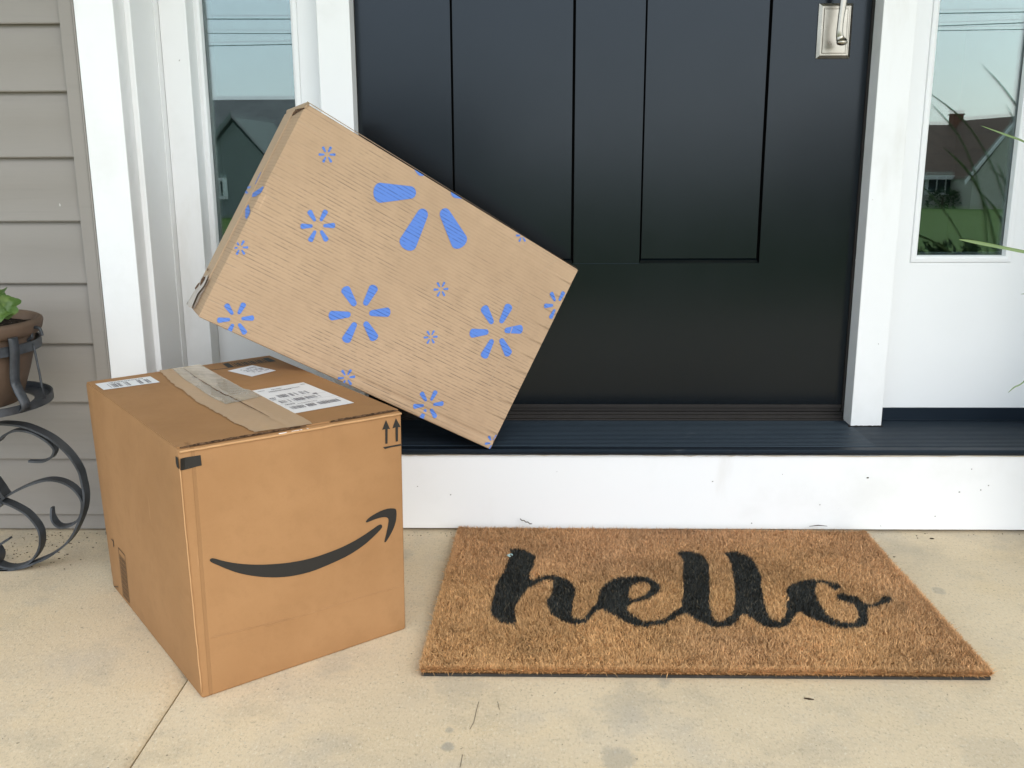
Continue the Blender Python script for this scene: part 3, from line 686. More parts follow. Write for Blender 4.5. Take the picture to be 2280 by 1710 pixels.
# stickers on the lid
def sticker(q, name, label=None):
    m = MB(); n_ = 8; V = []; F_ = []
    for j in range(n_+1):
        for i in range(n_+1): V.append(TP.p(*TP.uv(*q4(q, i/n_, j/n_)), .0007))
    for j in range(n_):
        for i in range(n_): F_.append((j*(n_+1)+i, (j+1)*(n_+1)+i, (j+1)*(n_+1)+i+1, j*(n_+1)+i+1))
    m.add(V, F_); o = m.build(name, M['label'], C1)
    if label: o['label'] = label
    return o
qa = tl([(290, 695), (1425, 540), (1625, 662), (470, 822)], (180, 780), .1085)
A = sticker(qa, 'barcode_sticker', 'long white sticker with one barcode near the back left corner')
m = MB(); bars(m, TP, qa, 62, .0011, .16, .90, .34, .86, 3, .45); 
for k in range(20): TP.poly(m, TP.px([q4(qa, .22+k*.031, .14), q4(qa, .235+k*.031+.008*(k % 2), .14), q4(qa, .235+k*.031+.008*(k % 2), .24), q4(qa, .22+k*.031, .24)]), .0011, step=.5)
m.build('barcode', M['ink_grey'], A)
qb = tl([(875, 460), (1260, 372), (1625, 455), (1250, 548)], (380, 760), .14467)
A = sticker(qb, 'small_sticker', 'small white diamond-turned sticker near the back edge')
m = MB(); rr = random.Random(5)
for r_ in range(5):
    x = .3
    while x < .92:
        w_ = rr.uniform(.02, .07)
        if rr.random() < .8: TP.poly(m, TP.px([q4(qb, x, .2+.13*r_), q4(qb, x+w_, .2+.13*r_), q4(qb, x+w_, .26+.13*r_), q4(qb, x, .26+.13*r_)]), .0011, step=.5)
        x += w_+.02
m.build('sticker_text', M['ink_grey'], A)
qc = tl([(165, 243), (1070, 95), (1965, 457), (915, 645)], (540, 840), .12658)
A = sticker(qc, 'shipping_label', 'large white shipping label with three rows of barcodes')
m = MB()
bars(m, TP, qc, 60, .0011, .20, .74, .30, .41, 8, .4)      # upper smudged code
bars(m, TP, qc, 74, .0011, .08, .80, .50, .60, 9, .5)
bars(m, TP, qc, 80, .0011, .08, .90, .76, .86, 10, .45)
def row(u0, u1, v, h, n, seed):
    rr = random.Random(seed); x = u0
    while x < u1:
        w_ = rr.uniform(.4, 1.3)*(u1-u0)/n; TP.poly(m, TP.px([q4(qc, x, v), q4(qc, x+w_, v), q4(qc, x+w_, v+h), q4(qc, x, v+h)]), .0011, step=.5); x += w_+.35*(u1-u0)/n
row(.05, .16, .07, .018, 6, 1); row(.30, .50, .075, .018, 10, 2); row(.20, .62, .135, .03, 16, 3); row(.62, .78, .13, .018, 8, 4); row(.88, .94, .06, .02, 3, 5)
row(.03, .14, .36, .04, 4, 6); row(.03, .11, .42, .025, 4, 7); row(.08, .24, .66, .03, 6, 8); row(.28, .60, .69, .015, 16, 9)
for (a, b, c, d) in ((0.02, .98, .46, .4635), (.02, .98, .635, .6385), (.02, .98, .735, .7375), (.76, .83, .43, .475)): TP.poly(m, TP.px([q4(qc, a, c), q4(qc, b, c), q4(qc, b, d), q4(qc, a, d)]), .0011, step=.2)
m.build('label_print', M['ink_grey'], A)
qd = tl([(795, 350), (1500, 255), (1625, 310), (890, 412)], (380, 760), .14467)
m = MB(); frame_lines(m, TP, qd, .05, .0006)
for k in range(15):
    u = .16+.05*k; TP.poly(m, TP.px([q4(qd, u, .2), q4(qd, u+.018+.01*(k % 3), .2), q4(qd, u+.018+.01*(k % 3), .85), q4(qd, u, .85)]), .0006, step=.5)
TP.poly(m, TP.px(tl([(600, 446), (890, 412), (892, 418), (602, 452)], (380, 760), .14467)), .0006)
m.build('lid_print', M['ink'], C1)
# tape over the seam: torn paper tape with clear tape on it
ofs, sc_ = (380, 760), .14467
Lg = tl([(-190, 445), (-120, 510), (0, 640), (90, 700), (200, 775), (290, 850), (350, 890), (375, 925), (450, 965), (560, 1010), (650, 1075), (740, 1120), (850, 1180), (930, 1235), (970, 1260), (1100, 1310), (1180, 1360), (1290, 1402)], ofs, sc_)
Rg = tl([(440, 360), (560, 425), (700, 505), (900, 615), (1130, 740), (1240, 765), (1500, 905), (1700, 1010), (1900, 1115), (2060, 1195), (2150, 1250), (2180, 1282)], ofs, sc_)
def at_s(L, s):
    d = [0]
    for a, b in zip(L[:-1], L[1:]): d.append(d[-1]+math.hypot(b[0]-a[0], b[1]-a[1]))
    t_ = s*d[-1]
    for i in range(len(L)-1):
        if t_ <= d[i+1]+1e-9: k = (t_-d[i])/(d[i+1]-d[i]+1e-9); return (L[i][0]+(L[i+1][0]-L[i][0])*k, L[i][1]+(L[i+1][1]-L[i][1])*k)
    return L[-1]
def band(P, La, Lb, off, nu, nv, wob=0., mb=None, f0=0., f1=1., s0=0., s1=1., seam=None):
    V = []
    for j in range(nv+1):
        s_ = s0+(s1-s0)*j/nv; a = at_s(La, s_); b = at_s(Lb, s_)
        for i in range(nu+1):
            k = f0+(f1-f0)*i/nu; q_ = (a[0]*(1-k)+b[0]*k, a[1]*(1-k)+b[1]*k)
            u, v = P.uv(*q_); u = min(max(u, .004), .996); v = min(max(v, .004), .9975)
            h = off+wob*(math.sin(j*.9+i*1.3)+math.sin(j*2.1-i*.7))*.5
            if seam is not None: h -= .0012*math.exp(-((k-seam(s_))/.045)**2)
            V.append(P.p(u, v, h))
    F_ = [(j*(nu+1)+i, (j+1)*(nu+1)+i, (j+1)*(nu+1)+i+1, j*(nu+1)+i+1) for j in range(nv) for i in range(nu)]
    mb.add(V, F_)
rag = random.Random(21)
seamf = lambda s_: .56-.02*s_+.10*max(0, s_-.3)
m = MB(); band(TP, [(x+rag.uniform(-2.2, 2.2), y+rag.uniform(-1.2, 1.2)) for x, y in [at_s(Lg, k/70) for k in range(71)]], Rg, .0013, 24, 110, .00025, m, seam=seamf); o = m.build('paper_tape', M['tape'], C1, smooth=True)
m = MB(); band(TP, Lg, Rg, .0019, 18, 40, .0004, m, .30, .985, 0.0, .56, seam=seamf); o = m.build('clear_tape', M['clear'], C1, smooth=True)
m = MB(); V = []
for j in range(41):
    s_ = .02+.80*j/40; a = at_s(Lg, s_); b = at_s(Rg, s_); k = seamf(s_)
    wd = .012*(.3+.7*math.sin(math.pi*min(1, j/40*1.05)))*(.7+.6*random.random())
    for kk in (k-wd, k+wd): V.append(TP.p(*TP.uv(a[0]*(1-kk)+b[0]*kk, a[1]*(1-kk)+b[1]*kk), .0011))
m.add(V, [(2*j, 2*j+2, 2*j+3, 2*j+1) for j in range(40)]); m.build('seam_shadow', M['card_edge'], C1)  # shade of the gap between the flaps, put in as a dark strip
m = MB(); rr = random.Random(2)
for k in range(9):
    a = front.uv(620+k*7, 962-k*1.2+rr.uniform(-3, 4)); front.poly(m, [(a[0], a[1]), (a[0]+.02, a[1]-.004), (a[0]+.023, a[1]+.006), (a[0]+.004, a[1]+.01)], .0009)
m.build('torn_paper', M['label'], C1)

# ------------------------------------------------------------------ leaning patterned carton
A_ = np.array([(-.3488, -.1635, .7893), (.1038, .066, .4985), (-.0627, -.0185, .1728), (-.5152, -.2490, .4632)])
e1 = A_[2]-A_[3]; w2 = np.linalg.norm(e1); e1 /= w2; e2 = (A_[0]-A_[3]); h2 = np.linalg.norm(e2); e2 -= e1*(e2@e1); e2 /= np.linalg.norm(e2); e3 = np.cross(e2, e1)
if e3[1] < 0: e3 = -e3
fA = at(683.5, 229.5, 1, A_[0][1]); fB = at(1287.5, 600, 1, A_[1][1]); fC = at(1091, 1001, 1, A_[2][1]); fD = at(442, 706, 1, A_[3][1])
th = .098
bA = at(639, 250, 1, A_[0][1]+e3[1]*th); bB = fB+e3*th; bC = fC+e3*th+np.array([0, 0, .004]); bD = at(421, 681, 1, A_[3][1]+e3[1]*th)
q_ = Matrix(((e1[0], e3[0], e2[0]), (e1[1], e3[1], e2[1]), (e1[2], e3[2], e2[2]))).to_euler()
C2 = thing('cardboard_box', 'pale brown cardboard box with blue spark prints leaning tilted against the door', 'box', tuple(fD), rot=tuple(q_))
F2 = Patch(fD, fC, fB, fA, .005, 3, .0016); F2.gr = (.047, .0022); L2 = Patch(bD, fD, fA, bA, .0, 4, .0004); T2 = Patch(fA, fB, bB, bA, .001, 5); R2 = Patch(fC, bC, bB, fB, .001, 6); K2 = Patch(bC, bD, bA, bB, .001, 7); O2 = Patch(bD, bC, fC, fD, .0, 8)
m = MB()
F2.grid(m, 12, 120)
for P_ in (L2, T2, R2, K2, O2): P_.grid(m, 12, 12)
o = m.build('carton', M['card_light'], C2); weld(o, .0045)
# closed end: outer flap over inner flap with a worn, lifted corner
m = MB(); L2.grid(m, 4, 14, 0, .02, .47, .02, .985, .0022); 
def edge_strip(mb, P, us_, vs_, o0, o1, mi=0):
    V = []
    for u, v in zip(us_, vs_): V += [P.p(u, v, o0), P.p(u, v, o1)]
    mb.add(V, [(2*i, 2*i+1, 2*i+3, 2*i+2) for i in range(len(us_)-1)], mi)
edge_strip(m, L2, [.47]*15, np.linspace(.02, .985, 15), 0, .0022, 0); edge_strip(m, L2, np.linspace(.02, .47, 5), [.985]*5, 0, .0022, 1)
m.build('end_flap', [M['card_plain'], M['card_edge']], C2)
# lifted top corner flap
pt3 = lambda x, y, Y_: at(400+x*.14467, 200+y*.14467, 1, Y_)
ya, yb2 = A_[0][1]-.002, A_[0][1]+e3[1]*th
m = MB(); P5 = [pt3(1975, 195, yb2-.05), pt3(1650, 325, yb2), pt3(1640, 385, yb2), pt3(1740, 435, (ya+yb2)/2), pt3(1770, 330, (ya+yb2)/2), pt3(1930, 290, ya), pt3(2000, 225, ya)]
m.prism(P5, np.array([-.001, .003, .0015])); m.build('lifted_corner', M['card_plain'], C2)
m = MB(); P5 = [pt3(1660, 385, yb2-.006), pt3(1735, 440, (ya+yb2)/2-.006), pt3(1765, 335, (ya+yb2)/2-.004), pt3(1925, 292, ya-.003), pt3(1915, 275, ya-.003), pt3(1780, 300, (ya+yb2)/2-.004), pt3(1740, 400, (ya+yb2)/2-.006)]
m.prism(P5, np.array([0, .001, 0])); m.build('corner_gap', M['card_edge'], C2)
# top edge: grey exposed board strip
m = MB(); V = []
for i in range(21):
    s_ = i/20; p_ = F2.p(s_, 1., .0)+e2*.0012; wd = .0020*(1-s_)+.0007
    V += [p_, p_+e2*wd+e3*.006]
m.add(V, [(2*i, 2*i+2, 2*i+3, 2*i+1) for i in range(20)]); m.build('top_edge_fold', M['card_plain'], C2)
# clear tape on the lower left corner
m = MB(); L2.grid(m, 5, 8, 0, .02, .62, .01, .16, .0034); m.build('clear_tape', M['clear_thin'], C2, smooth=True)
m = MB(); tp = [(115, 1330), (150, 1270), (200, 1180), (300, 1050), (380, 960), (370, 1010), (330, 1100), (250, 1200), (190, 1340), (180, 1380), (130, 1350)]
L2.poly(m, L2.px(tl(tp, (400, 440), .1808)), .0046); m.build('torn_tape_scrap', M['scrap'], C2)
m = MB()
for pg in ([(285, 1090), (300, 1020), (325, 990), (352, 992), (340, 1030), (310, 1075), (290, 1105)], [(220, 1130), (262, 1070), (285, 1060), (260, 1110), (228, 1150)], [(110, 1320), (130, 1290), (140, 1262), (146, 1270), (132, 1310), (118, 1335)], [(380, 880), (392, 905), (375, 925), (372, 900)]):
    m = MB(); L2.poly(m, L2.px(tl(pg, (400, 440), .1808)), .0050); m.build('torn_edge', M['card_edge'], C2)
# blue spark prints
c0 = F2.uv(801.3, 698.7); r0 = F2.uv(868.8, 694.5); W2_, H2_ = w2, h2
a0 = math.atan2((r0[1]-c0[1])*H2_, (r0[0]-c0[0])*W2_)
def petal(ang_, Rm, taper=1.):
    ri, ro, wi, wo = .30*Rm, 1.0*Rm, .095*Rm, .150*Rm; P_ = []
    for k in range(9): t_ = math.pi/2+math.pi*k/8; P_.append((ri+wi+wi*math.cos(t_), wi*math.sin(t_)))
    for k in range(9):
        t_ = -math.pi/2+math.pi*k/8; P_.append((ro-wo*.72+wo*.72*math.cos(t_), wo*math.sin(t_)))
    ca, sa = math.cos(ang_), math.sin(ang_); return [(x*ca-y*sa, x*sa+y*ca) for x, y in P_]
for (cx_, cy_, rp) in ((801.3, 698.7, 68), (707.8, 502.8, 38.5), (728, 344.1, 18.8), (524.8, 710.3, 41), (534.7, 551.2, 18), (981.6, 643.9, 16.5), (958.6, 750.4, 15.5), (1105.3, 737.3, 58.5), (1240, 679, 29), (954, 901.6, 33.5), (771.7, 840.5, 19), (1162.3, 524, 14), (1096.5, 985.5, 17), (965, 428, 127)):
    cu, cv = F2.uv(cx_, cy_); e = F2.uv(cx_+rp*.998, cy_-rp*.06); Rm = math.hypot((e[0]-cu)*W2_, (e[1]-cv)*H2_)
    m = MB()
    for k in range(6):
        F2.poly(m, [(cu+x/W2_, cv+y/H2_) for x, y in petal(a0+k*math.pi/3, Rm)], .0008, step=.08)
    if m.v: m.build('blue_spark_print', M['blue'], C2)
m = MB()
for pg, of_, s_ in (([(1115, 1655), (1130, 1590), (1280, 1490), (1305, 1500), (1290, 1560), (1180, 1640)], (400, 200), .14467), ([(850, 85), (872, 170), (860, 210), (830, 265), (812, 250), (812, 150)], (400, 440), .1808), ([(1058, 1500), (1120, 1494), (1105, 1528), (1062, 1532)], (400, 200), .14467), ([(1018, 1585), (1050, 1558), (1080, 1600), (1050, 1612)], (400, 200), .14467), ([(735, 520), (760, 500), (752, 545)], (400, 440), .1808), ([(1260, 1290), (1280, 1270), (1190, 1460), (1175, 1470)], (400, 200), .14467)):
    uv_ = L2.px(tl(pg, of_, s_)); L2.poly(m, uv_, .0026 if sum(a[0] for a in uv_)/len(uv_) < .47 else .0007)
m.build('side_spark_print', M['blue'], C2)
# creases
m = MB(); rr = random.Random(4)
for line in ([(1200, 610), (1222, 590), (1240, 578), (1250, 588), (1287, 602)], [(1057, 910), (1068, 925), (1078, 945), (1100, 968)], [(1165, 640), (1150, 700), (1120, 790), (1085, 860)]):
    V = []
    for i, q in enumerate(line):
        u, v = F2.uv(*q); V += [F2.p(u-.0012, v, .0006), F2.p(u+.0012, v, .0006)]
    m.add(V, [(2*i, 2*i+1, 2*i+3, 2*i+2) for i in range(len(line)-1)])
m.build('crease_marks', M['card_plain'], C2)

# ------------------------------------------------------------------ door mat
MT = thing('door_mat', 'brown coir door mat with black script lettering lying on the concrete', 'door mat', (.25, -.28, 0))
ZM = .0145
BLm, FLm, FRm, BRm = [at(x, y, 2, ZM) for x, y in ((1024, 1170), (938, 1486), (2208, 1495), (1922, 1181))]
for p in (BLm, BRm): p[1] = min(p[1], -.012)
def matp(u, v):
    q = FLm*(1-u)*(1-v)+FRm*u*(1-v)+BRm*u*v+BLm*(1-u)*v
    return q
edge = [matp(u, 0) for u in np.linspace(0, 1, 30)]+[matp(1, v) for v in np.linspace(0, 1, 18)[1:]]+[matp(u, 1) for u in np.linspace(1, 0, 30)[1:]]+[matp(0, v) for v in np.linspace(1, 0, 18)[1:-1]]
m = MB(); m.prism([(p[0], p[1], .0012) for p in edge], np.array([0, 0, .0040])); m.build('rubber_backing', M['rubber'], MT)
cen = sum(edge)/len(edge)
m = MB(); m.prism([(p[0]*.996+cen[0]*.004, p[1]*.996+cen[1]*.004, .0054) for p in edge], np.array([0, 0, .0030])); m.build('coir_bed', M['coir_base'], MT)
sA = .12658
hP = tl([(585, 180), (700, 155), (830, 170), (930, 220), (1020, 270), (1050, 310), (1030, 400), (1010, 470), (970, 540), (940, 600), (950, 700), (1060, 690), (1110, 650), (1200, 635), (1300, 620), (1390, 625), (1480, 660), (1590, 700), (1660, 740), (1710, 810), (1750, 880), (1750, 960), (1720, 1050), (1700, 1100), (1710, 1190), (1680, 1290), (1680, 1340), (1740, 1370), (1830, 1385), (1880, 1400), (1960, 1310), (2040, 1210), (2130, 1120), (2230, 1060), (2230, 1220), (2110, 1260), (2020, 1360), (1960, 1430), (1900, 1465), (1800, 1485), (1700, 1490), (1590, 1460), (1480, 1400), (1380, 1350), (1310, 1280), (1270, 1200), (1240, 1110), (1270, 1020), (1320, 960), (1350, 850), (1350, 760), (1360, 710), (1290, 700), (1180, 720), (1080, 770), (990, 830), (910, 850), (860, 920), (790, 1000), (750, 1090), (690, 1160), (680, 1250), (690, 1340), (700, 1400), (700, 1440), (650, 1480), (540, 1480), (420, 1450), (350, 1390), (280, 1340), (250, 1260), (270, 1150), (290, 1040), (320, 920), (340, 830), (380, 740), (440, 640), (490, 560), (530, 440), (570, 350), (600, 290), (600, 230)], (1060, 1200), sA)
eP = tl([(0, 1370), (70, 1290), (150, 1190), (220, 1130), (255, 1070), (250, 960), (290, 870), (350, 800), (430, 740), (520, 690), (640, 660), (760, 645), (900, 640), (1040, 650), (1130, 665), (1220, 710), (1290, 770), (1345, 820), (1330, 910), (1270, 970), (1190, 1010), (1090, 1060), (980, 1080), (880, 1110), (800, 1140), (760, 1200), (800, 1270), (870, 1330), (960, 1380), (1040, 1440), (1150, 1430), (1290, 1420), (1420, 1390), (1500, 1340), (1560, 1280), (1640, 1230), (1700, 1190), (1800, 1290), (1690, 1330), (1600, 1390), (1490, 1450), (1400, 1490), (1250, 1500), (1150, 1510), (1090, 1550), (1000, 1520), (870, 1500), (750, 1460), (640, 1390), (530, 1330), (430, 1270), (340, 1220), (260, 1230), (180, 1270), (100, 1350), (30, 1470), (0, 1460)], (1300, 1200), sA)
eH = tl([(860, 790), (950, 760), (1080, 750), (1160, 780), (1180, 830), (1150, 900), (1100, 950), (1030, 990), (940, 1020), (860, 1050), (790, 1010), (790, 930), (810, 850)], (1300, 1200), sA)
l1 = tl([(200, 235), (260, 200), (380, 210), (510, 220), (620, 250), (700, 310), (750, 380), (775, 450), (785, 560), (790, 700), (795, 850), (790, 1000), (790, 1130), (800, 1220), (830, 1290), (850, 1360), (900, 1420), (970, 1440), (1040, 1430), (1100, 1380), (1160, 1330), (1230, 1280), (1330, 1350), (1280, 1410), (1240, 1470), (1170, 1510), (1080, 1530), (930, 1550), (830, 1540), (740, 1490), (640, 1450), (540, 1400), (470, 1350), (400, 1300), (300, 1300), (220, 1230), (300, 1180), (290, 1090), (320, 1000), (330, 900), (325, 780), (320, 640), (315, 500), (330, 390), (290, 310), (240, 265)], (1480, 1200), sA)
l2 = tl([(1030, 245), (1100, 220), (1250, 205), (1340, 240), (1440, 270), (1520, 310), (1570, 390), (1620, 480), (1670, 570), (1700, 680), (1700, 800), (1710, 920), (1740, 1020), (1760, 1130), (1790, 1240), (1820, 1330), (1880, 1400), (1960, 1430), (2050, 1420), (2110, 1380), (2160, 1300), (2260, 1350), (2212, 1470), (2140, 1520), (2030, 1545), (1900, 1550), (1790, 1540), (1700, 1490), (1610, 1440), (1520, 1370), (1440, 1320), (1360, 1320), (1280, 1350), (1200, 1280), (1220, 1180), (1240, 1080), (1230, 980), (1230, 870), (1220, 760), (1200, 640), (1190, 520), (1160, 420), (1120, 330), (1080, 270)], (1480, 1200), sA)
oP = tl([(-40, 1045), (100, 1040), (170, 1000), (230, 930), (250, 850), (240, 750), (270, 680), (300, 640), (260, 590), (250, 500), (280, 430), (360, 390), (420, 350), (520, 320), (640, 310), (800, 310), (940, 320), (1040, 350), (1130, 370), (1190, 410), (1230, 450), (1160, 475), (1070, 480), (1010, 430), (960, 390), (880, 370), (790, 370), (760, 420), (760, 520), (790, 640), (840, 740), (900, 830), (970, 920), (1040, 980), (1120, 1010), (1220, 1050), (1340, 1070), (1440, 1060), (1490, 1010), (1510, 940), (1490, 850), (1450, 770), (1370, 720), (1270, 700), (1190, 680), (1140, 620), (1130, 590), (1210, 545), (1290, 570), (1400, 590), (1490, 610), (1540, 660), (1600, 710), (1680, 740), (1780, 730), (1870, 690), (1910, 640), (1930, 600), (2010, 590), (2090, 620), (2110, 670), (2060, 710), (1990, 730), (1910, 750), (1830, 780), (1740, 790), (1670, 820), (1670, 900), (1680, 980), (1680, 1060), (1640, 1110), (1560, 1140), (1440, 1150), (1290, 1175), (1160, 1150), (1030, 1110), (900, 1070), (780, 1020), (660, 970), (560, 920), (480, 880), (430, 880), (390, 950), (330, 1040), (270, 1110), (180, 1150), (90, 1160), (-40, 1140)], (1720, 1250), sA)
def inside(P, X, Y_):
    P = np.array(P); r = np.zeros(len(X), bool); j = len(P)-1
    for i in range(len(P)):
        xi, yi = P[i]; xj, yj = P[j]
        if yi != yj:
            c_ = ((yi > Y_) != (yj > Y_)) & (X < (xj-xi)*(Y_-yi)/(yj-yi)+xi); r ^= c_
        j = i
    return r
def vnoise(x, y, cell, seed):
    r = np.random.default_rng(seed); g = r.random((128, 128)); X = x/cell+40; Y_ = y/cell+40
    i = np.floor(X).astype(int); j = np.floor(Y_).astype(int); fx = X-i; fy = Y_-j; fx = fx*fx*(3-2*fx); fy = fy*fy*(3-2*fy); i %= 127; j %= 127
    return (g[i, j]*(1-fx)+g[i+1, j]*fx)*(1-fy)+(g[i, j+1]*(1-fx)+g[i+1, j+1]*fx)*fy
def fibres(N, seed):
    r = np.random.default_rng(seed)
    u = r.random(N); v = r.random(N)
    # denser fringe at the rims
    k = N//14; u[:k] = r.random(k); v[:k] = r.random(k)*.012; u[k:2*k] = r.choice([0, 1], k)+0.; u[k:2*k] = np.abs(u[k:2*k]-r.random(k)*.006)
    B_ = (FLm[None]*((1-u)*(1-v))[:, None]+FRm[None]*(u*(1-v))[:, None]+BRm[None]*(u*v)[:, None]+BLm[None]*((1-u)*v)[:, None])
    x, y = B_[:, 0], B_[:, 1]
    a = (vnoise(x, y, .05, 1)*1.2+vnoise(x, y, .009, 2)*.8)*5.2+r.normal(0, 1.5, N)
    lean = .48+.35*vnoise(x, y, .012, 3)+r.normal(0, .26, N); lean = np.clip(lean, .05, 1.35)
    wild = r.random(N) < .012; lean[wild] = 1.25
    L = np.clip(r.normal(.0084, .0014, N), .005, .0125); L[wild] *= 1.9
    L *= .94+.12*vnoise(x, y, .06, 9)
    back_ = -np.sin(lean)[:, None]*0
    d = np.stack([np.cos(a)*np.sin(lean), np.sin(a)*np.sin(lean), np.cos(lean)], 1)
    d[:, 1] -= .10; near = v > .965; d[near, 1] = -np.abs(d[near, 1])*.5
    fr_ = v < .006; d[fr_, 1] -= r.uniform(.2, 1.3, fr_.sum())
    d /= np.linalg.norm(d, axis=1)[:, None]
    base = B_.copy(); base[:, 2] = .0090
    # mask by the spot where the tip is seen
    tipc = base+d*(L*.8)[:, None]
    rel = tipc-CAM; zz = rel@CF; X = PW/2+FPX*(rel@CR)/zz; Y_ = PH/2-FPX*(rel@CU)/zz
    X += r.normal(0, .7, N); Y_ += r.normal(0, .6, N)
    ink_ = inside(hP, X, Y_) | (inside(eP, X, Y_) & ~inside(eH, X, Y_)) | inside(l1, X, Y_) | inside(l2, X, Y_) | inside(oP, X, Y_)
    lum = np.clip(r.normal(1, .24, N), .4, 1.8)*(.87+.26*vnoise(x, y, .11, 5))*(.93+.14*vnoise(x, y, .008, 6))
    red = vnoise(x, y, .16, 7)*.55+.45*np.clip((v-.45)*2, 0, 1)
    wl = np.clip(lum, .45, 1.9)[:, None]
    C_ = (np.array([.61, .362, .158])[None]*(1-red[:, None])+np.array([.58, .335, .175])[None]*red[:, None])*wl
    st_ = (vnoise(x, y, .035, 11) > .80)[:, None]; C_ = np.where(st_, C_*.88, C_)
    kk = r.random(N); K_ = np.array([.028, .030, .027])[None]*(.6+.9*r.random(N))[:, None]; stray = kk > .93; K_[stray] = np.array([.14, .115, .075])
    wid = np.where(wild, .00042, r.uniform(.00034, .00058, N))
    side = np.cross(d, np.array([.0, 0, 1.])+r.normal(0, .5, (N, 3))); side /= np.linalg.norm(side, axis=1)[:, None]+1e-9
    bend = r.normal(0, .22, (N, 3)); bend[:, 2] -= .15
    mid = base+d*(L*.55)[:, None]; d2 = d+bend; d2 /= np.linalg.norm(d2, axis=1)[:, None]; tip = mid+d2*(L*.5)[:, None]
    tip[:, 1] = np.minimum(tip[:, 1], -.0015); mid[:, 1] = np.minimum(mid[:, 1], -.0015)
    Vt = np.stack([base-side*wid[:, None], base+side*wid[:, None], mid+side*(wid*.9)[:, None], mid-side*(wid*.9)[:, None], tip], 1)
    return Vt, C_, K_, ink_
def fibre_mesh(name, Vt, Cc, parent):
    N = len(Vt); me = bpy.data.meshes.new(name)
    inv = np.array(pmat(parent).inverted()); co = Vt.reshape(-1, 3)+inv[:3, 3]
    me.vertices.add(N*5); me.vertices.foreach_set('co', co.astype(np.float32).ravel())
    b = (np.arange(N)*5)[:, None]; loops = np.concatenate([b+np.array([[0, 1, 2, 3]]), b+np.array([[3, 2, 4]])], 1).ravel()
    me.loops.add(N*7); me.loops.foreach_set('vertex_index', loops.astype(np.int32))
    st_ = np.stack([np.arange(N)*7, np.arange(N)*7+4], 1).ravel(); me.polygons.add(N*2); me.polygons.foreach_set('loop_start', st_.astype(np.int32))
    me.update(calc_edges=True)
    at_ = me.attributes.new('fibre', 'FLOAT_COLOR', 'POINT'); cc = np.ones((N, 5, 4), np.float32); cc[:, :, :3] = Cc[:, None, :]; at_.data.foreach_set('color', cc.ravel())
    me.materials.append(M['coir']); return link(bpy.data.objects.new(name, me), parent)
Vt, C_, K_, ik = fibres(260000, 3)
fibre_mesh('coir_pile', Vt[~ik], C_[~ik], MT)
o = fibre_mesh('black_lettering', Vt[ik], K_[ik], MT); o['label'] = 'black script word hello'
# small pale curl caught on the first letter, twig at the back rim
p = at(1135, 1236.5, 2, .0185); m = MB(); m.tube([p+np.array([.0045*math.cos(a_), .0045*math.sin(a_), .001*math.sin(2*a_)]) for a_ in np.linspace(0, 5.0, 14)], .0011, 6)
o = m.build('paper_curl', M['pale_debris'], smooth=True); tag(o, 'tiny pale blue paper curl caught on the letter h of the door mat', 'litter')
m = MB(); a_, b_ = at(1158, 1156, 1, -.012), at(1184, 1167, 1, -.020); m.tube([a_+(b_-a_)*k/6+np.array([0, 0, .0012*(-1)**k]) for k in range(7)], .0010, 5)
o = m.build('twig', M['debris']); tag(o, 'short dark twig lying behind the back edge of the door mat', 'twig')
m = MB(); a_, b_ = at(1802, 1172, 1, -.010), at(1842, 1171.5, 1, -.012); m.tube([a_, (a_+b_)/2+np.array([0, 0, .002]), b_], [.0005, .0009, .0004], 5)
o = m.build('dry_stalk', M['debris']); tag(o, 'thin dry stalk on the back right rim of the door mat', 'twig')
# loose leaf bit and grit on the slab
for (x, y, L, w_, lb) in ((1801, 1556, .012, .0028, 'small brown leaf scrap on the concrete below the door mat'), (2075, 1199, .0075, .003, 'dark seed on the concrete at the foot of the riser board'), (1991, 1240, .004, .002, 'tiny dark crumb on the concrete beside the right edge of the door mat')):
    p = at(x, y, 2, .0012); m = MB(); m.tube([p+np.array([-L/2, L*.15, 0]), p, p+np.array([L/2, -L*.2, .0006])], [w_*.3, w_*.5, w_*.2], 6); o = m.build('debris_bit', M['debris'], smooth=True); tag(o, lb, 'debris')
m = MB(); rr = random.Random(9)
for k in range(190):
    x = rr.gauss(-.92, .075); y = rr.uniform(-.19, -.012)*(.9 if rr.random() < .7 else 1)
    if x > -.70 or x < -1.25: continue
    r_ = rr.uniform(.0003, .0010); m.tube([(x-r_*rr.uniform(.6, 2.2), y, r_*.5), (x+r_*rr.uniform(.6, 2), y+r_*rr.uniform(-1, 1), r_*.6)], r_, 5)
for k in range(120):
    x = rr.uniform(-.7, 1.1); y = -abs(rr.gauss(0, .012))-.004; r_ = rr.uniform(.0003, .001); m.tube([(x-r_, y, r_*.5), (x+r_, y+r_*rr.uniform(-1, 1), r_*.5)], r_, 5)
o = m.build('soil_crumbs', M['debris']); o['kind'] = 'stuff'; o['label'] = 'dark soil crumbs scattered on the concrete along the wall'

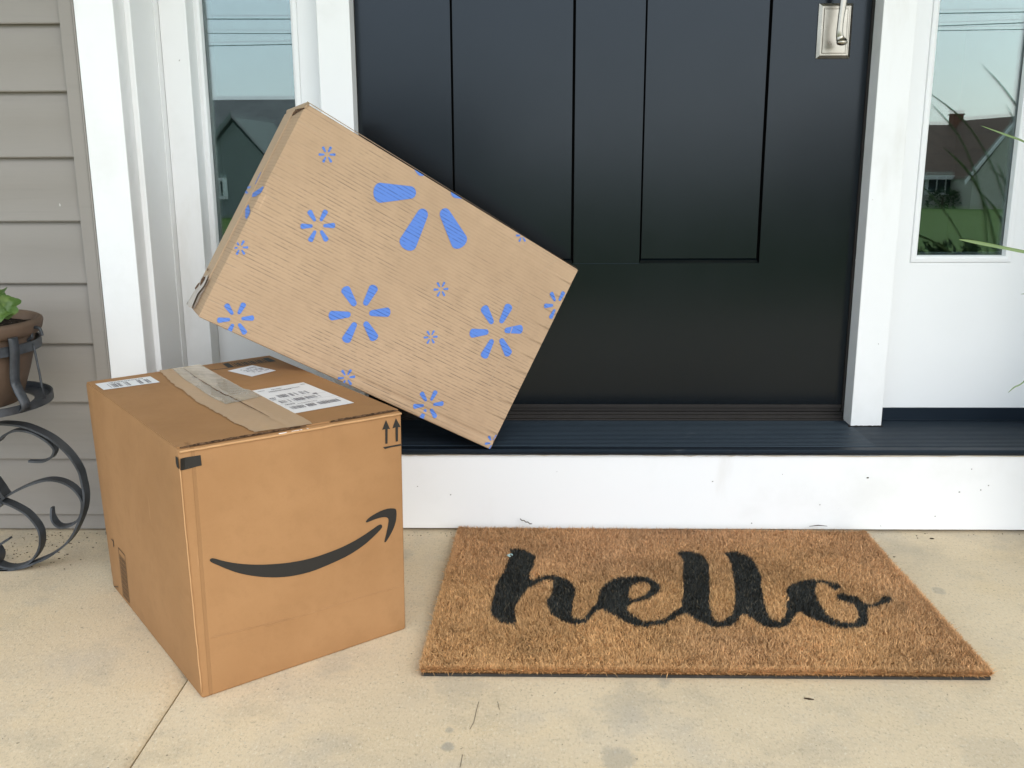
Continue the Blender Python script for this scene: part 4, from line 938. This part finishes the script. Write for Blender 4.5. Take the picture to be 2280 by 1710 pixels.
# ------------------------------------------------------------------ plant stand
YS = -.185; PC = at(-90, 712, 1, YS-.02); SX = PC[0]
ST = thing('plant_stand', 'black wrought iron scroll plant stand beside the siding wall', 'plant stand', (SX, YS, 0))
def t8(p): return [at(x*.14467, 820+y*.14467, 1, YS) for x, y in p]
def t10(p): return [at(x*.14467, 1040+y*.14467, 1, YS) for x, y in p]
def spline(P, n=8):
    P = [np.array(p) for p in P]; out = []
    for i in range(len(P)-1):
        p0, p1, p2, p3 = P[max(i-1, 0)], P[i], P[i+1], P[min(i+2, len(P)-1)]
        for k in range(n):
            t_ = k/n; out.append(.5*((2*p1)+(-p0+p2)*t_+(2*p0-5*p1+4*p2-p3)*t_**2+(-p0+3*p1-3*p2+p3)*t_**3))
    out.append(P[-1]); return out
def ribbon(mb, P, wd=.020, th_=.0035, mirror=False, yoff=0., taper=0):
    P = spline(P); V = []; N_ = len(P)
    for i, p in enumerate(P):
        tt = P[min(i+1, N_-1)]-P[max(i-1, 0)]; tt[1] = 0; tt /= np.linalg.norm(tt)+1e-9; nn = np.array([-tt[2], 0, tt[0]])*th_/2
        w_ = wd*(1-.45*max(0, 1-(N_-1-i)/(taper+1e-6)) if taper else 1)
        for sy, sn in ((-.5, -1), (.5, -1), (.5, 1), (-.5, 1)): V.append(p+np.array([0, sy*w_+yoff, 0])+nn*sn)
    if mirror: V = [np.array([2*SX-v[0], v[1], v[2]]) for v in V]
    F_ = [(i*4+k, i*4+(k+1) % 4, (i+1)*4+(k+1) % 4, (i+1)*4+k) for i in range(N_-1) for k in range(4)]+[(0, 1, 2, 3), tuple(range(4*(N_-1), 4*N_))]
    if mirror: F_ = [f_[::-1] for f_ in F_]
    mb.add(V, F_)
big_arc = t8([(-260, 900), (0, 845), (200, 848), (400, 880), (600, 955), (800, 1060), (960, 1185), (1080, 1305), (1180, 1440), (1255, 1580)])+t10([(1290, 200), (1320, 330), (1330, 440), (1325, 560), (1300, 680), (1240, 840), (1150, 1020), (1040, 1160), (900, 1275), (740, 1375), (560, 1450), (400, 1510), (200, 1550), (0, 1562), (-160, 1540)])
sa_ = t8([(0, 1110), (60, 1040), (150, 985), (250, 950), (340, 945), (450, 962), (560, 1000), (700, 1080), (800, 1160), (850, 1225), (852, 1285), (815, 1350), (740, 1400), (640, 1428), (450, 1425)])
sb_ = t10([(-30, 560), (60, 480), (200, 390), (400, 290), (600, 215), (780, 182), (950, 205), (1100, 275), (1210, 375), (1280, 490), (1290, 600), (1268, 720), (1220, 800), (1140, 865), (1020, 905), (920, 895), (850, 830), (812, 740), (808, 615)])
sc2 = t10([(-40, 470), (100, 525), (250, 590), (420, 690), (540, 810), (625, 940), (655, 1080), (638, 1220), (570, 1350), (470, 1450), (300, 1520), (150, 1525), (0, 1470), (-80, 1350), (-60, 1240), (0, 1190), (80, 1140), (160, 1090)])
for nm_, P_, wd in (('outer_scroll', big_arc, .022), ('upper_scroll', sa_, .016), ('middle_scroll', sb_, .018), ('lower_scroll', sc2, .020)):
    for mir in (False, True):
        m = MB(); ribbon(m, P_, wd, .0035, mir, taper=14 if nm_ != 'outer_scroll' else 0); m.build(nm_, M['iron'], ST, auto=40)
m = MB(); hb = t10([(-120, 470), (-10, 350), (60, 420), (120, 450)]); ribbon(m, t10([(-80, 180), (0, 290), (60, 380), (115, 455)]), .026, .006); ribbon(m, t10([(-80, 640), (0, 590), (70, 520)]), .024, .006)
m.build('clamp_band', M['iron'], ST, auto=40)
def ring(mb, r, z0, z1, th_=.003):
    mb.lathe([(r, z0), (r+th_, z0), (r+th_, z1), (r, z1)], (SX, PC[1], 0), 64, closed=True)
zu = at(70, 769, 1, PC[1])[2]; zl = at(99, 893, 1, PC[1])[2]
ru = at(75, 769, 1, PC[1])[0]-SX; rl = at(101, 893, 1, PC[1])[0]-SX
m = MB(); ring(m, ru-.003, zu-.008, zu+.008); m.build('upper_ring', M['iron'], ST, auto=40)
m = MB(); ring(m, rl-.003, zl-.006, zl+.007); m.lathe([(rl-.003, zl-.0055), (rl-.03, zl-.0065), (rl-.03, zl-.0035), (rl-.003, zl-.0025)], (SX, PC[1], 0), 64, closed=True); m.build('tray_ring', M['iron'], ST, auto=40)
m = MB()
for k in range(5):
    a_ = R(-24-60*k); c_, s_ = math.cos(a_), math.sin(a_); V = []
    P_ = [(ru+.0030, zu+.022), (ru+.0035, zu), (ru-.004, (zu+zl)/2), (ru+.002, zl+.03), (rl+.0035, zl), (rl-.06, zl-.010), (0.01, zl-.011)]
    P_ = spline([(p_[0], 0, p_[1]) for p_ in P_], 5)
    for p_ in P_:
        for sn in (-1, 1): V.append((SX+p_[0]*c_-sn*.0085*s_, PC[1]+p_[0]*s_+sn*.0085*c_, p_[2]))
    m.add(V, [(2*i, 2*i+1, 2*i+3, 2*i+2) for i in range(len(P_)-1)])
o = m.build('basket_straps', M['iron'], ST, smooth=True); sdm = o.modifiers.new('thick', 'SOLIDIFY'); sdm.thickness = .0025
rod = [at(x*.14467, 600+y*.14467, 1, PC[1]) for x, y in ((515, 1150), (530, 1230), (570, 1420), (612, 1620))]+[at(x*.14467, 820+y*.14467, 1, PC[1]) for x, y in ((640, 260), (700, 465))]
m = MB(); m.tube(rod, .0019, 8); m.build('side_rod', M['iron'], ST, smooth=True)
hk = [at(x*.14467, 600+y*.14467, 1, PC[1]) for x, y in ((415, 1108), (450, 1070), (492, 1050), (482, 1000), (478, 950), (500, 905), (550, 890), (605, 905), (632, 955), (652, 1018))]
m = MB(); m.tube(spline(hk, 4), .0026, 8); m.build('hook', M['iron'], ST, smooth=True)
m = MB(); m.tube([(SX, PC[1], zl-.012), (SX, PC[1], .20)], .006, 8); m.build('centre_post', M['iron'], ST, smooth=True)
# pot
rz = at(77, 716, 1, PC[1])[2]; rr_ = at(77, 716, 1, PC[1])[0]-SX
PT = thing('flower_pot', 'brown terracotta pot with a rolled rim in the iron stand', 'plant pot', (SX, PC[1], zl))
m = MB(); m.lathe([(rr_-.016, rz-.012), (rr_-.012, rz+.001), (rr_-.006, rz+.003), (rr_-.001, rz), (rr_, rz-.004), (rr_-.003, rz-.016), (rr_-.008, rz-.022), (rr_-.0145, rz-.024)], (SX, PC[1], 0), 72); m.build('rim', M['pot'], PT, smooth=True)
m = MB(); m.lathe([(.001, zl-.003), (rr_-.05, zl-.003), (rr_-.045, zl), (rr_-.028, zl+.05), (rr_-.018, rz-.05), (rr_-.0142, rz-.022), (rr_-.018, rz-.013), (rr_-.03, rz-.018)], (SX, PC[1], 0), 72); m.build('pot_body', M['pot'], PT, smooth=True)
m = MB(); V = [(SX, PC[1], rz-.004)]; F_ = []
for j in range(1, 9):
    for k in range(40):
        r_ = (rr_-.0155)*j/8; a_ = 2*math.pi*k/40; V.append((SX+r_*math.cos(a_), PC[1]+r_*math.sin(a_), rz-.006-.004*(j/8)**3+random.uniform(-.0025, .0025)))
for k in range(40): F_.append((0, 1+k, 1+(k+1) % 40))
for j in range(7):
    for k in range(40): F_.append((1+j*40+k, 1+(j+1)*40+k, 1+(j+1)*40+(k+1) % 40, 1+j*40+(k+1) % 40))
m.add(V, F_); m.build('soil', M['soil'], PT, smooth=True)
PL = thing('leafy_plant', 'green round-leaved young plant growing in the brown pot', 'plant', (SX, PC[1], rz))
def leaf(c, nrm, r, seed, name='leaf'):
    c = np.array(c); nrm = np.array(nrm, float); nrm /= np.linalg.norm(nrm); a = np.cross(nrm, [0.1, .2, 1]); a /= np.linalg.norm(a); b = np.cross(nrm, a); rg = random.Random(seed); V = [c-nrm*.004]; F_ = []
    n_ = 36; ph = rg.random()*6
    for j in (1, 2, 3):
        for k in range(n_):
            t_ = 2*math.pi*k/n_; rad = r*(1+.07*math.sin(5*t_+ph)+.015*math.sin(17*t_))*(1-.30*math.exp(-((t_-math.pi)/.25)**2))*j/3
            V.append(c+a*math.cos(t_)*rad+b*math.sin(t_)*rad+nrm*(.010*(j/3)**2*math.cos(2*t_+ph)+.05*r*math.sin(3*t_)*(j/3)))
    F_ = [(0, 1+k, 1+(k+1) % n_) for k in range(n_)]
    for j in (0, 1):
        for k in range(n_): F_.append((1+j*n_+k, 1+(j+1)*n_+k, 1+(j+1)*n_+(k+1) % n_, 1+j*n_+(k+1) % n_))
    m = MB(); m.add(V, F_); base = np.array([SX+.02, PC[1], rz-.004]); md = (base+c)/2+np.array([0, 0, .02]); m.tube([base, md, c-nrm*.004], .0018, 6)
    return m.build(name, M['leaf'], PL, smooth=True)
lp = lambda x, y, Y_: at(x, y, 1, Y_)
leaf(lp(20, 682, PC[1]-.05), (.25, -.85, .35), .0185, 1); leaf(lp(-2, 655, PC[1]-.02), (.1, -.7, .6), .016, 2); leaf(lp(8, 697, PC[1]-.06), (.3, -.6, .75), .015, 3)
for k in range(9):
    a_ = R(70+k*33); leaf((SX+.06*math.cos(a_)-.01, PC[1]+.06*math.sin(a_), rz+.03+.02*(k % 3)), (math.cos(a_)*.4, math.sin(a_)*.4, .8), .02+.004*(k % 2), 10+k)

# ------------------------------------------------------------------ potted ornamental grass just right of the frame
GX, GY = 1.22, -.20
GP = thing('planter', 'dark planter pot right of the door, outside the picture edge', 'plant pot', (GX, GY, 0))
m = MB(); m.lathe([(.001, .002), (.12, .002), (.16, .30), (.175, .30), (.175, .33), (.155, .33), (.15, .30), (.001, .29)], (GX, GY, 0), 48); m.build('pot_body', M['iron'], GP, smooth=True)
GR = thing('ornamental_grass', 'long thin green grass blades arching in from the right edge', 'plant', (GX, GY, .3))
def blade(mb, P, wd):
    P = spline(P, 6); V = []; N_ = len(P)
    for i, p in enumerate(P):
        tt = P[min(i+1, N_-1)]-P[max(i-1, 0)]; tt /= np.linalg.norm(tt)+1e-9; a = np.cross(tt, CF); a /= np.linalg.norm(a)+1e-9
        w_ = wd*min(1, 3.2*(1-i/(N_-1))**.8)+.00015; V += [p-a*w_, p+CF*w_*.35, p+a*w_]
    mb.add(V, [(3*i+k, 3*i+k+1, 3*i+k+4, 3*i+k+3) for i in range(N_-1) for k in (0, 1)])
m = MB(); root = np.array([GX-.03, GY, .29])
o1 = lambda x, y: (1520+x*.34358, y*.34358)
for pts_, Y_, wd in (([(2330, 990), (2212, 918), (2080, 868), (1935, 815)], -.14, .0016), ([(2400, 1668), (2212, 1632), (2000, 1590), (1860, 1563), (1790, 1552)], -.16, .0026)):
    q = [at(*o1(*p), 1, Y_) for p in pts_]; blade(m, [root, (root+q[0])/2+np.array([0, 0, .06])]+q, wd)
q = [at(1520+x*.34358, 570+y*.34358, 1, -.15) for x, y in ((2400, 650), (2212, 815), (2150, 850), (2108, 887))]; blade(m, [root]+q, .0010)
q = [at(1520+x*.34358, 570+y*.34358, 1, -.15) for x, y in ((2400, 238), (2300, 240), (2190, 247))]; blade(m, [root]+q, .0008)
rr = random.Random(12)
for k in range(26):
    a_ = rr.uniform(0, 2*math.pi); reach = rr.uniform(.05, .30); hh = rr.uniform(.30, .66)
    b0_ = np.array([GX+rr.uniform(-.06, .06), GY+rr.uniform(-.06, .06), .29]); dx, dy = math.cos(a_)*reach, math.sin(a_)*reach
    P_ = [b0_, b0_+np.array([dx*.2, dy*.2, hh*.5]), b0_+np.array([dx*.55, dy*.55, hh*.82]), b0_+np.array([dx, dy, hh])]
    if any((1140 < proj(p_)[0] < 2290) and -200 < proj(p_)[1] < 1710 for p_ in P_[1:]) or any(p_[1] > .02 for p_ in P_): 
        P_ = [b0_+(p_-b0_)*np.array([-.35 if dx < 0 else 1, -1 if dy > 0 else 1, 1]) for p_ in P_]
        if any((1140 < proj(p_)[0] < 2290) for p_ in P_): continue
    blade(m, P_, rr.uniform(.0012, .0032))
m.build('blades', M['blade'], GR, smooth=True)

# ------------------------------------------------------------------ across the street, seen mirrored in the glass
GYL = .21
def refl(x, y, dist):
    """point at Y = -dist whose mirror image in the panes is seen at photo pixel x, y"""
    d = CR*(x-PW/2)/FPX-CU*(y-PH/2)/FPX+CF; k = (GYL-CAM[1]+GYL+dist)/d[1]; P_ = CAM+d*k; return np.array([P_[0], -dist, P_[2]])
def house(name, label, xa, xb, dist, depth, eave_h, ridge_h, wallm, roofm, gable=None, wins=(), chim=None, door=None, groof=None):
    g0 = gz(-dist); H_ = thing(name, label, 'house', ((xa+xb)/2, -dist, g0), 'houses across the street')
    y0, y1 = -dist, -dist-depth
    m = MB(); m.box(xa, xb, y1, y0, g0-.3, eave_h); m.build('wall', wallm, H_)
    m = MB(); ym = (y0+y1)/2; o_ = .5; m.add([(xa-o_, y0+o_, eave_h-.1), (xb+o_, y0+o_, eave_h-.1), (xb+o_, ym, ridge_h), (xa-o_, ym, ridge_h), (xa-o_, y1-o_, eave_h-.1), (xb+o_, y1-o_, eave_h-.1)], [(0, 1, 2, 3), (3, 2, 5, 4), (0, 3, 4), (1, 5, 2)])
    m.box(xa-o_, xb+o_, y0+o_-.02, y0+o_+.04, eave_h-.28, eave_h-.08, 1); rf = m.build('roof', [roofm, M['house_white']], H_)
    if gable:
        gx0, gx1, gh, mt = gable; gp = 2.5; gm = (gx0+gx1)/2
        m = MB(); m.box(gx0, gx1, y0+.01, y0+gp, g0-.3, eave_h-.2, 0); m.add([(gx0, y0+gp, eave_h-.2), (gx1, y0+gp, eave_h-.2), (gm, y0+gp, gh-.15)], [(0, 1, 2)], 0); m.build('front_gable', mt, H_)
        m = MB(); m.add([(gx0-.1, y0+gp+.06, eave_h-.25), (gm, y0+gp+.06, gh), (gm, ym, gh), (gx0-.1, ym, eave_h-.25), (gx1+.1, y0+gp+.06, eave_h-.25), (gx1+.1, ym, eave_h-.25)], [(0, 1, 2, 3), (1, 4, 5, 2)]); m.build('gable_roof', groof or mt, H_)
        a_ = np.array([gx0-.42, y0+gp+.12, eave_h-.50]); b_ = np.array([gm, y0+gp+.12, gh-.05]); m = MB(); m.prism([a_, b_, b_+np.array([0, 0, .22]), a_+np.array([0, 0, .22])], np.array([0, .06, 0])); m.build('rake_board', M['house_white'] if groof else mt, H_)
    for (wx0, wx1, wz0, wz1, yo) in wins:
        m = MB(); m.box(wx0-.12, wx1+.12, y0+yo, y0+yo+.06, wz0-.12, wz1+.12); wf = m.build('window', M['house_white'], H_)
        m = MB(); n_ = 3
        for k in range(n_): a = wx0+(wx1-wx0)*k/n_+.04; m.box(a, wx0+(wx1-wx0)*(k+1)/n_-.04, y0+yo+.061, y0+yo+.08, wz0, wz1)
        m.build('pane', M['dark_glass'], wf)
    if chim: cx_, cz_ = chim; m = MB(); m.box(cx_-.27, cx_+.27, ym-.27, ym+.27, ridge_h-1.5, cz_); m.box(cx_-.32, cx_+.32, ym-.32, ym+.32, cz_, cz_+.08); m.build('chimney', M['brick'], rf)
    if door: m = MB(); m.box(door[0], door[1], y0+.011, y0+.08, g0, door[2]); m.build('door', M['brick'], H_)
    return H_
D1 = 47.
ridge = refl(2120, 278, D1+4); eave = refl(2120, 386, D1); ch = refl(2130, 257, D1+4); xl = refl(1985, 400, D1)[0]; xr = refl(2215, 400, D1)[0]
w0 = refl(2066, 396, D1); w1 = refl(2122, 428, D1); gz0_ = refl(2150, 455, D1)[2]
xm = refl(2166, 400, D1-2.5); xe = refl(2345, 400, D1-2.5); gpk = refl(2255, 258, D1-2.5)
house('neighbour_house', 'brick ranch house with a chimney mirrored in the right side window', xl-3, xr+6, D1, 8, eave[2], ridge[2], M['house_tan'], M['shingle_brown'], (xm[0], xe[0], gpk[2], M['house_tan']), [(w0[0], w1[0], w1[2], w0[2], .0)], (ch[0], ch[2]), (refl(2152, 400, D1)[0], refl(2166, 400, D1)[0], refl(2150, 398, D1)[2]), groof=M['shingle_brown'])
D2 = 34.
rd = refl(540, 222, D2+5); ev_ = refl(540, 372, D2); xl = refl(300, 300, D2)[0]; xr = refl(860, 300, D2)[0]; g1 = refl(455, 325, D2-2.5); g2 = refl(690, 300, D2-2.5); gp_ = refl(470, 300, D2-2.5)
house('neighbour_house', 'grey-green gabled house mirrored in the left side window', xl-6, xr+3, D2, 10, ev_[2], rd[2], plain('house_grey', (.26, .30, .28), .8, .2, 0, 2, .15), M['shingle'], (refl(420, 300, D2-2.5)[0], refl(620, 300, D2-2.5)[0], refl(500, 262, D2-2.5)[2], plain('house_greygreen', (.20, .22, .21), .8, .2, 0, 2, .1)), [(refl(520, 400, D2)[0], refl(545, 400, D2)[0], refl(520, 430, D2)[2], refl(520, 400, D2)[2], 2.51)])
# overhead wires on poles
DW = 27.
P0 = thing('utility_pole', 'wooden utility pole carrying wires far to the left along the street', 'pole', (-24, -DW, gz(-DW)), 'utility poles along the street'); m = MB(); m.tube([(-24, -DW, gz(-DW)), (-24, -DW, 8.5)], .13, 10); m.build('shaft', M['wood'], P0)
P1 = thing('utility_pole', 'wooden utility pole carrying wires far to the right along the street', 'pole', (30, -DW, gz(-DW)), 'utility poles along the street'); m = MB(); m.tube([(30, -DW, gz(-DW)), (30, -DW, 8.5)], .13, 10); m.build('shaft', M['wood'], P1)
for (la, lb, txt, r_) in (((455, 45), (2185, 29), 'top overhead wire mirrored in the side windows', .017), ((455, 105), (2185, 55), 'middle overhead wire mirrored in the side windows', .015), ((455, 110), (2185, 67.5), 'lowest overhead wire mirrored in the side windows', .012)):
    a = refl(*la, DW); b = refl(*lb, DW)
    if 'lowest' in txt: a[2] = b[2]+.02; 
    dx = (b-a)/(b[0]-a[0]); P_ = []
    for x in np.linspace(-24, 30, 30): p_ = a+dx*(x-a[0]); p_[2] += .0004*((x-3)**2)-.0004*((a[0]-3)**2)*.5; P_.append(p_)
    m = MB(); m.tube(P_, r_, 6); o = m.build('power_line', M['wire']); tag(o, txt, 'wire', 'overhead wires')
# low shrubs at the porch edge and by the far houses
def shrub(c, r, h, seed, label, name='shrub', n_=900):
    rg = random.Random(seed); m = MB(); V = []; F_ = []
    for k in range(n_):
        a = rg.uniform(0, 2*math.pi); z_ = rg.random()**.7; q = r*math.sqrt(max(0, 1-(z_*.95)**2))*(.55+.45*rg.random()**.4); p = np.array([c[0]+q*math.cos(a), c[1]+q*math.sin(a), c[2]+z_*h*(1+.12*math.sin(a*3+seed))])
        s = r*rg.uniform(.06, .14); d1 = np.array([rg.gauss(0, 1), rg.gauss(0, 1), rg.gauss(0, 1)]); d1 *= s/np.linalg.norm(d1); d2 = np.array([rg.gauss(0, 1), rg.gauss(0, 1), rg.gauss(0, 1)]); d2 *= s*.5/np.linalg.norm(d2)
        V += [p-d1, p+d2, p+d1, p-d2]; b = len(V)-4; F_.append((b, b+1, b+2, b+3))
    m.add(V, F_); S_ = thing(name, label, 'shrub', tuple(c), 'shrubs mirrored in the right side window'); m.build('foliage', M['shrub'], S_)
    m = MB(); m.tube([c, (c[0], c[1], c[2]+h*.6)], r*.06, 6); m.build('stem', M['wood'], S_)
for i, (x, y, d, r, lb) in enumerate(((2060, 560, 3.6, .22, 'dark low shrub by the porch, leftmost in the right pane'), (2120, 562, 3.4, .24, 'dark low shrub by the porch, middle in the right pane'), (2185, 560, 3.5, .25, 'dark low shrub by the porch, rightmost in the right pane'))):
    p_ = refl(x, y, d); p_[2] = gz(-d); tz = refl(x, 545-(4*i) % 7, d)[2]; shrub(tuple(p_), r, (tz-p_[2])*.92, 30+i, lb)
for i, (x, lb) in enumerate(((2098, 'round bush under the far window'), (2135, 'small bush left of the far door'), (2205, 'reddish bush right of the far door'))):
    p_ = refl(x, 455, D1-.9); p_[2] = gz(-D1+.9); shrub(tuple(p_), .8, .9, 50+i, lb, n_=300)
